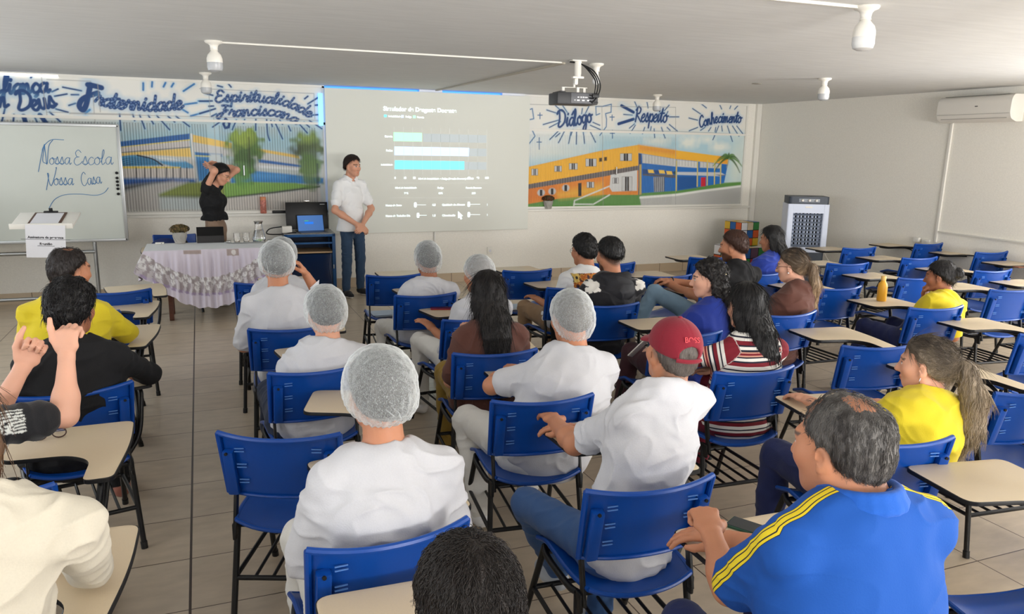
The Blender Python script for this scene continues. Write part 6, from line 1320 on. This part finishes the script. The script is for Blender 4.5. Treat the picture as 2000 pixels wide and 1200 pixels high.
# tray, glasses, carafe
p=on_table(487,474); ty=p[1]+.03; tr=empty('serving_tray',(p[0],ty,TT)); tag(tr,'rectangular steel tray with knob handles carrying glasses on the table','tray')
MB().prism(rounded([(-.2,-.09),(.2,-.09),(.2,.09),(-.2,.09)],.02),.004,.012).build('tray_plate',M_steel,tr)
m=MB()
for q in(-1,1): m.tube([(q*.2,-.075,.014),(q*.2,.075,.014)],.007,8)
m.build('rim',M_steel,tr)
for q in(-1,1): MB().lathe([(.0001,-.028),(.014,-.026),(.017,-.01),(.017,.01),(.014,.026),(.0001,.028)],(q*.222,-.04,.018),16,axis='x').build('handle',M_steel,tr)
def tumbler(x,y,lab):
    r=empty('drinking_glass',(x,y,TT+.012)); tag(r,lab,'glass','glasses on the steel tray')
    MB().lathe([(.0001,.002),(.03,.002),(.034,.01),(.037,.1),(.0345,.1),(.031,.014),(.0001,.012)],seg=24).build('tumbler',M_glass,r)
    m=MB()
    for k in range(10): a=k*.628; m.tube([(.0345*math.cos(a),.0345*math.sin(a),.012),(.0372*math.cos(a),.0372*math.sin(a),.06)],.0016,5)
    m.build('ribbing',M_glass,r)
tumbler(p[0]-.13,ty-.01,'ribbed upside-down drinking glass at the left end of the steel tray'); tumbler(p[0]-.03,ty-.01,'ribbed drinking glass between the other glass and the carafe')
r=empty('water_carafe',(p[0]+.11,ty+.01,TT+.012)); tag(r,'glass water carafe with a steel collar on the tray','carafe')
MB().lathe([(.0001,.001),(.066,.001),(.075,.015),(.072,.04),(.05,.13),(.042,.17),(.04,.21),(.037,.21),(.039,.17),(.047,.13),(.069,.04),(.07,.016),(.0001,.008)],seg=28).build('carafe_body',M_glass,r)
MB().lathe([(.0001,.01),(.067,.018),(.066,.04),(.046,.125),(.0001,.126)],seg=24).build('water',mat('water',(.95,.98,1),.0,trans=1,ior=1.33),r)
MB().lathe([(.041,.195),(.043,.21),(.052,.222),(.05,.226),(.0001,.224)],seg=24).build('collar_lid',M_steel,r)
# bag and things behind the table
r=empty('bag',(-.42,9.62,.55)); tag(r,'blue and black bag hung on the chair behind the clothed table','bag'); S=Sdf(); S.ell((0,0,.14),(.16,.06,.13),None,.03); S.ell((.16,.02,.16),(.1,.05,.12),None,.03); V,Fq=S.mesh(.01); o=link('bag_body',npmesh('bag_body',V,Fq),r); o.data.materials.append(mat('navy_nylon',rgb(26,44,96),.6)); MB().tube(smoothpts([(.1,0,.2),(.16,.0,.32),(.24,.0,.2)],5),.012,8).build('strap',M_black,r)
# ------------------------------------------------------------------ steel cabinet with computers
cb=empty('steel_cabinet',(1.24,10.1,0)); cb.rotation_euler=(0,0,-.04); tag(cb,'blue steel cabinet with open dark shelves under the laptop','cabinet')
M_cb=mat('blue_cabinet_paint',rgb(24,84,140),.45,var=.25,scale=9,bump=.05); M_cin=mat('dark_blue_interior',rgb(14,34,66),.5)
m=MB(); W_=.62; D_=.5; Hh=.8
for x in(-W_/2+.02,W_/2-.02): m.box((x,-D_/2+.02,Hh/2),(.04,.04,Hh),bev=.004); m.box((x,D_/2-.02,Hh/2),(.04,.04,Hh))
m.box((0,-D_/2+.02,Hh-.02),(W_,.04,.04),bev=.004); m.box((0,-D_/2+.02,.1),(W_,.04,.04),bev=.004); m.box((0,-D_/2+.03,Hh-.12),(W_-.03,.03,.022))
[m.box((x,0,z),(.035,D_,.035)) for x in(-W_/2+.02,W_/2-.02) for z in(.1,Hh-.02)]; m.build('cabinet_frame',M_cb,cb)
m=MB(); m.box((0,D_/2-.01,Hh/2),(W_-.04,.015,Hh-.05)); m.box((W_/2-.012,0,Hh/2),(.012,D_-.06,Hh-.05)); m.box((0,0,.1),(W_-.05,D_-.04,.015)); m.build('back_panel',M_cin,cb,smooth=False)
MB().box((-W_/2+.006,0,Hh/2),(.012,D_-.04,Hh-.02)).build('side_panel',mat('grey_side_panel',rgb(120,128,136),.5),cb,smooth=False)
MB().box((0,0,Hh-.005),(W_,D_,.012),bev=.003).build('top_panel',mat('worn_steel_top',rgb(172,170,166),.4,.3,var=.2,scale=12),cb)
MB().box((0,.0,.56),(W_-.06,D_-.08,.018)).build('shelf',mat('plywood_shelf',rgb(190,160,124),.6),cb,smooth=False); MB().box((W_/2-.03,-D_/2-.005,.38),(.015,.012,.05),bev=.003).build('latch',M_alu,cb)
MB().box((.02,-D_/2+.045,.33),(W_-.1,.008,.42)).build('door_glass',mat('smoked_blue_glass',rgb(14,42,84),.12,alpha=.75),cb,smooth=False)
CT=Hh+.002
p=atY(601,446,10.1); mo=empty('monitor',(p[0],10.13,CT)); tag(mo,'large black monitor standing turned off on the blue cabinet','monitor')
MB().box((0,0,.2),(.52,.028,.34),rot=rotx(-.12),bev=.008).build('display_panel',mat('matte_black_screen',rgb(15,15,16),.35),mo); MB().box((0,.03,.008),(.28,.16,.014),bev=.004).build('foot',M_black,mo); MB().tube([(0,.03,.01),(0,.035,.12)],.018,8).build('neck',M_black,mo)
MB().box((.0,.0,.385),(.07,.03,.022),bev=.006).build('webcam',M_steel,mo); m=MB(); m.box((-.22,-.012,.07),(.02,.003,.02)); m.box((.19,-.034,.345),(.06,.002,.006)); m.build('sticker',M_paper,mo)
lp=empty('laptop',(1.28,9.98,CT)); lp.rotation_euler=(0,0,.1); tag(lp,'open laptop with a bright blue chart screen on the cabinet','laptop')
m=MB(); m.box((0,-.03,.008),(.34,.2,.014),bev=.004); m.build('keyboard_base',mat('laptop_grey',rgb(90,92,96),.4,.5),lp); MB().box((0,.095,.11),(.34,.01,.215),rot=rotx(-.28),bev=.003).build('lid',M_black,lp)
Rl=rotx(-.28); m=MB(); m.box(np.array([0,.095,.11])+Rl@np.array([0,-.0065,0]),(.32,.003,.195),rot=Rl); m.build('screen',mat('blue_screen',rgb(70,110,170),.3,emit=.55),lp,smooth=False)
for nm,c,d in(('screen_bar',(-.02,-.009,.0),(.11,.002,.026)),('screen_legend',(-.05,-.009,.03),(.05,.002,.01))): MB().box(np.array([0,.095,.11])+Rl@np.array(c),d,rot=Rl).build(nm,mat(nm,rgb(30,120,235) if nm=='screen_bar' else rgb(70,170,130),.3,emit=.6),lp,smooth=False)
ad_=empty('power_adapter',(.97,10.0,CT)); tag(ad_,'white power adapter with a looping black cable on the cabinet corner','power adapter'); MB().box((0,0,.045),(.12,.09,.085),bev=.01).build('adapter_box',M_white,ad_); MB().tube(smoothpts([(-.05,0,.08),(-.2,-.02,.06),(-.24,-.02,.0),(-.1,-.05,-.01),(.05,-.1,.012),(.1,-.12,.012)],8),.007,8).build('cable',M_black,ad_)
p=atY(515,418,WY-.035); th_=empty('thermos_bottle',(p[0],WY-.03,SZ+.018)); tag(th_,'tall pink and orange patterned bottle on the window ledge','bottle')
mt=mat('pink_print',rgb(214,130,112),.35,var=.6,scale=45); MB().lathe([(.0001,0),(.036,.001),(.038,.006),(.038,.165),(.036,.17)],seg=24).build('bottle_body',mt,th_); MB().lathe([(.0365,.17),(.037,.205),(.033,.21),(.0001,.21)],seg=24).build('cap',mat('orange_cap',rgb(214,138,96),.3),th_)
p=atY(551,416,WY-.035); tag(MB().box((p[0],WY-.035,SZ+.035),(.24,.04,.035),bev=.008).build('eraser',M_black),'long black eraser-like bar lying on the window ledge behind the cabinet','eraser')
# ------------------------------------------------------------------ lectern with clipboard and sign
LY=7.5; q0=atY(28,450,LY); q1=atY(139,447,LY); lcx=(q0[0]+q1[0])/2; lz=(q0[2]+q1[2])/2
le=empty('lectern',(lcx,LY,0)); tag(le,'slim lectern with a white slanted top on a brown wooden post','lectern')
LR=rotz(-.05)@rotx(.22); LC=np.array([0,.19,lz+.06])
MB().box(LC,(.47,.4,.022),rot=LR,bev=.004).build('reading_top',M_white,le); MB().box(LC+LR@np.array([0,-.195,.012]),(.47,.022,.045),rot=LR,bev=.004).build('front_lip',M_white,le)
MB().box((.02,.2,(lz+.03)/2+.02),(.085,.05,lz-.0),bev=.004).build('post',M_wood,le); MB().box((.02,.2,.02),(.42,.34,.04),bev=.006).build('base',M_wood,le)
cl=empty('clipboard',(lcx,LY,0)); tag(cl,'clipboard with attendance sheet lying on the lectern top','clipboard'); cc=LC+LR@np.array([.01,.01,.0145])
MB().box(cc,(.25,.33,.006),rot=LR,bev=.002).build('board',mat('hardboard',rgb(86,60,44),.6),cl); MB().box(cc+LR@np.array([0,-.012,.0045]),(.21,.297,.002),rot=LR).build('sheet',M_paper,cl,smooth=False); m=MB(); m.box(cc+LR@np.array([0,.15,.012]),(.11,.03,.012),rot=LR,bev=.003); m.box(cc+LR@np.array([0,.155,.03]),(.03,.012,.03),rot=LR,bev=.004); m.build('clip',M_black,cl)
a=atY(47,443,LY-.03); b_=atY(130,488,LY-.03); sg=empty('paper_sign',((a[0]+b_[0])/2,LY-.03,0)); tag(sg,'white paper sign about signing attendance taped to the lectern front','sign')
sx_=b_[0]-a[0]; sz_=.275; szc=a[2]-sz_/2+.01; RS=roty(.05)
MB().box((0,0,szc),(sx_,.002,sz_),rot=RS).build('paper',M_paper,sg,smooth=False)
blk=mat('black_print_ink',rgb(34,34,38),.7)
def sign_text(s_,dz,size):
    c=RS@np.array([0,0,dz]); M=[[RS[0,0],RS[0,2],-0,c[0]],[0,0,-1,-.0018],[RS[2,0],RS[2,2],0,szc+c[2]],[0,0,0,1]]; text_mesh('printed_text',s_,size,M,blk,sg,'CENTER',.0008)
sign_text('Assinatura da presença',.025,.028); sign_text('Reunião',-.03,.028)
m=MB(); m.box(RS@np.array([0,-.0016,.016])+[0,0,szc],(.36,.001,.003),rot=RS); m.box(RS@np.array([0,-.0016,-.039])+[0,0,szc],(.125,.001,.003),rot=RS); m.build('underline',blk,sg,smooth=False)
# ------------------------------------------------------------------ puzzle-cube boxes, air cooler
PC={'y':rgb(226,184,50),'b':rgb(28,96,170),'o':rgb(218,92,36),'w':rgb(232,232,236),'c':rgb(226,206,176),'g':rgb(50,136,66),'r':rgb(170,50,60),'p':rgb(100,70,96)}
PM_={k:mat('puzzle_'+k,v,.45) for k,v in PC.items()}; PKEY=list(PC); 
def cubebox(name,c,t,d,n,rows,lab,grp=None):
    r=empty(name,c,t); tag(r,lab,'box','puzzle-cube boxes'); MB().box((0,0,d[2]/2),d,bev=.004).build('carton',M_dark,r,smooth=False)
    m=MB(); k=0; nx,ny,nz=n
    for face in('x','y','t'):
        A,B=(ny,nz) if face=='x' else ((nx,nz) if face=='y' else (nx,ny)); da,db=(d[1]/A,d[2]/B) if face=='x' else ((d[0]/A,d[2]/B) if face=='y' else (d[0]/A,d[1]/B))
        for i in range(A):
            for j in range(B):
                key=rows[face][(B-1-j)%len(rows[face])][i%len(rows[face][0])]; 
                u=-A*da/2+(i+.5)*da; v=(j+.5)*db; g=.92
                if face=='x': m.box((-d[0]/2-.0015,-u,v),(.003,da*g,db*g),mi=PKEY.index(key))
                elif face=='y': m.box((u,-d[1]/2-.0015,v),(da*g,.003,db*g),mi=PKEY.index(key))
                else: m.box((u,v-d[1]/2,d[2]+.0015),(da*g,db*g,.003),mi=PKEY.index(key))
    m.build('coloured_squares',[PM_[k] for k in PKEY],r,smooth=False); return r
cubebox('puzzle_box',(7.72,9.78,.47),.1,(.36,.36,.36),(3,3,3),{'x':['ybo','owb','bgy'],'y':['wcg','wbo','roy'],'t':['cyc','ycb','cyb']},'puzzle-cube box with coloured squares stacked on top by the front wall')
cubebox('puzzle_box',(7.72,9.7,0),.1,(.62,.62,.466),(4,4,3),{'x':['wgrb','oyob','ybgo'],'y':['bpgb','grog','obyr'],'t':['wcwg','cwyc','wcgc','ccwy']},'wider puzzle-cube box at the bottom of the coloured stack')
ac=empty('air_cooler',(7.69,8.42,0)); ac.rotation_euler=(0,0,-.52); tag(ac,'tall white and dark grey air cooler with a square louvred grille','air cooler')
M_acg=mat('cooler_dark_grey',rgb(58,66,78),.45); M_acw=mat('cooler_white',rgb(214,222,240),.4); W2,D2=.54,.36
MB().prism(rounded([(-W2/2+.02,-D2/2),(W2/2-.02,-D2/2),(W2/2-.02,D2/2),(-W2/2+.02,D2/2)],.04),.06,.55).build('water_tank',M_acg,ac)
m=MB(); m.prism(rounded([(-W2/2,-D2/2-.015),(-.19,-D2/2-.015),(-.19,D2/2),(-W2/2,D2/2)],.02),.55,1.2); m.prism(rounded([(.19,-D2/2-.015),(W2/2,-D2/2-.015),(W2/2,D2/2),(.19,D2/2)],.02),.55,1.2)
m.box((0,0,.585),(.4,D2,.07)); m.box((0,0,1.14),(.4,D2,.12)); m.box((0,-D2/2-.005,.585),(.4,.02,.07)); m.box((0,-D2/2-.005,1.14),(.4,.02,.12)); m.build('front_housing',M_acw,ac)
MB().prism(rounded([(-W2/2+.01,-D2/2-.01),(W2/2-.01,-D2/2-.01),(W2/2-.01,D2/2),(-W2/2+.01,D2/2)],.04),1.2,1.3).build('top_cover',M_acg,ac)
MB().box((0,-.02,.85),(.38,.05,.48)).build('grille_back',M_dark,ac,smooth=False)
m=MB()
for k in range(9): m.box((0,-D2/2+.02,.64+k*.052),(.38,.03,.01),rot=rotx(.5))
m.build('horizontal_louvre',mat('louvre_grey',rgb(120,130,146),.45),ac,smooth=False)
m=MB()
for k in range(8): m.box((-.165+k*.047,-D2/2+.06,.85),(.012,.035,.46),rot=rotz(.5 if k%2 else -.5))
m.build('vertical_louvre',M_acw,ac,smooth=False)
MB().box((0,-D2/2-.0125,1.25),(.27,.004,.045),bev=.002).build('control_panel',mat('panel_grey',rgb(150,156,164),.4),ac)
for x in(-.09,0,.09): MB().lathe([(.0001,-.03),(.014,-.03),(.018,-.006),(.018,0)],(x,-D2/2-.013,1.25),16,axis='y').build('control_knob',M_white,ac)
MB().box((0,-D2/2-.0165,1.16),(.09,.004,.02),bev=.002).build('badge',M_white,ac); m=MB(); m.tube([(.085*math.cos(a),-D2/2-.003,.44+.055*math.sin(a)) for a in np.linspace(0,6.28,24,endpoint=False)],.006,6,closed=True); m.lathe([(.0001,-.012),(.022,-.01),(.024,0)],(0,-D2/2,.43),16,axis='y'); m.build('water_gauge',M_acg,ac)
for x in(-.2,.2):
    for y in(-.13,.13): MB().lathe([(.0001,-.025),(.03,-.02),(.03,.02),(.0001,.025)],(x,y,.031),14,axis='x').build('wheel',M_black,ac)
tag(MB().tube(smoothpts([(7.85,8.5,.95),(7.95,8.35,.6),(8.1,8.0,.15),(8.25,7.6,.02),(8.34,7.3,.3),(8.38,7.18,.78)],8),.006,6).build('cooler_cord',M_white),'thin white power cord sagging from the air cooler to the outlet','cord')
# ------------------------------------------------------------------ small things on tablets and seats
def on_tablet(k,u,v): p=atZ(u,v,.7246); return (p[0],p[1],.7246)
def phone(k,u,v,rz,lab,case,scr):
    r=empty('phone',on_tablet(k,u,v),rz); tag(r,lab,'phone'); MB().box((0,0,.0045),(.075,.155,.009),bev=.004).build('case',case,r); MB().box((0,0,.0095),(.066,.145,.001)).build('screen',scr,r,smooth=False)
SCRN=mat('phone_glass',rgb(30,36,40),.1)
phone('P25',1470,1036,.5,'phone in a green case on the tablet of the man in the blue polo',mat('green_case',rgb(28,74,58),.5),SCRN)
phone('P12',862,604,1.3,'red phone on a cream tablet behind the blue chair near the screen',mat('red_case',rgb(140,30,40),.5),mat('red_glass',rgb(90,24,34),.3))
yb=empty('water_bottle',on_tablet('P23',1721,588)); tag(yb,'yellow water bottle with a cream cap standing on a cream tablet','bottle')
MB().lathe([(.0001,0),(.034,.001),(.037,.008),(.037,.115),(.033,.14),(.02,.157),(.018,.168)],seg=24).build('bottle_body',mat('yellow_plastic',rgb(226,166,46),.35),yb); MB().lathe([(.019,.166),(.02,.172),(.02,.198),(.017,.202),(.0001,.202)],seg=20).build('cap',mat('cream_cap',rgb(232,190,110),.4),yb)
eg=empty('eyeglasses',on_tablet('P5',98,858),.15); tag(eg,'folded dark-framed eyeglasses lying on the left-hand cream tablet','eyeglasses'); M_fr=mat('tortoise_frame',rgb(60,36,30),.3)
m=MB()
for q in(-1,1): m.tube([(q*.033+.024*math.cos(a),-.0+.002*math.sin(a),.022+.019*math.sin(a)) for a in np.linspace(0,6.28,18,endpoint=False)],.0026,6,closed=True)
m.tube([(-.01,0,.026),(.01,0,.026)],.0024,6); m.build('rim',M_fr,eg)
for q in(-1,1): MB().tube(smoothpts([(q*.056,.0,.028),(q*.05,.05,.02),(q*.02,.1,.008),(-q*.01,.12,.004)],5),.0024,6).build('temple',M_fr,eg)
for q in(-1,1): MB().lathe([(.0001,.0),(.022,.0)],(q*.033,0,.022),18,axis='y').build('lens',M_glass,eg)
wl=empty('notepad',on_tablet('R',1990,523)); tag(wl,'small brown notepad on the cream tablet at the far right edge','notepad'); MB().box((0,0,.006),(.1,.07,.011),bev=.002).build('cover',mat('brown_cover',rgb(140,92,66),.6),wl); MB().box((.002,0,.0065),(.098,.066,.008)).build('pages',M_paper,wl)
def papers(k,lab,seed):
    c=CHAIR[k]; r=empty('papers',(c.location.x,c.location.y,.447),c.rotation_euler.z+.1); tag(r,lab,'papers','sheets left on empty seats'); rng=random.Random(seed)
    for i in range(4): MB().box((rng.uniform(-.03,.03),rng.uniform(-.05,0)-.02,.002+i*.003),(.3,.21,.0012),rot=rotz(rng.uniform(-.2,.2))).build('sheet',mat('blueish_paper',rgb(196,212,228),.7,var=.15,scale=14,stretch=(1,8,1)) if i%2 else M_paper,r,smooth=False)
papers('E','printed sheets on the seat of the empty chair near the standing man',1); papers('F','printed sheets on the seat of the empty chair left of the picture-print shirt',2); papers('L1','blue and white papers on the seat of the left chair nearest the table',3)
ph=empty('phone',tuple(rotz(CHAIR['P20'].rotation_euler.z)@(LYp('P20',1247,680,4.12))+np.array([CHAIR['P20'].location.x,CHAIR['P20'].location.y,0]))); ph.rotation_euler=(-.9,.3,.6); tag(ph,'phone with a white edge held by the curly-haired woman','phone'); MB().box((0,0,0),(.075,.155,.009),bev=.004).build('case',M_white,ph); MB().box((0,0,.0055),(.068,.147,.002)).build('screen',SCRN,ph,smooth=False)
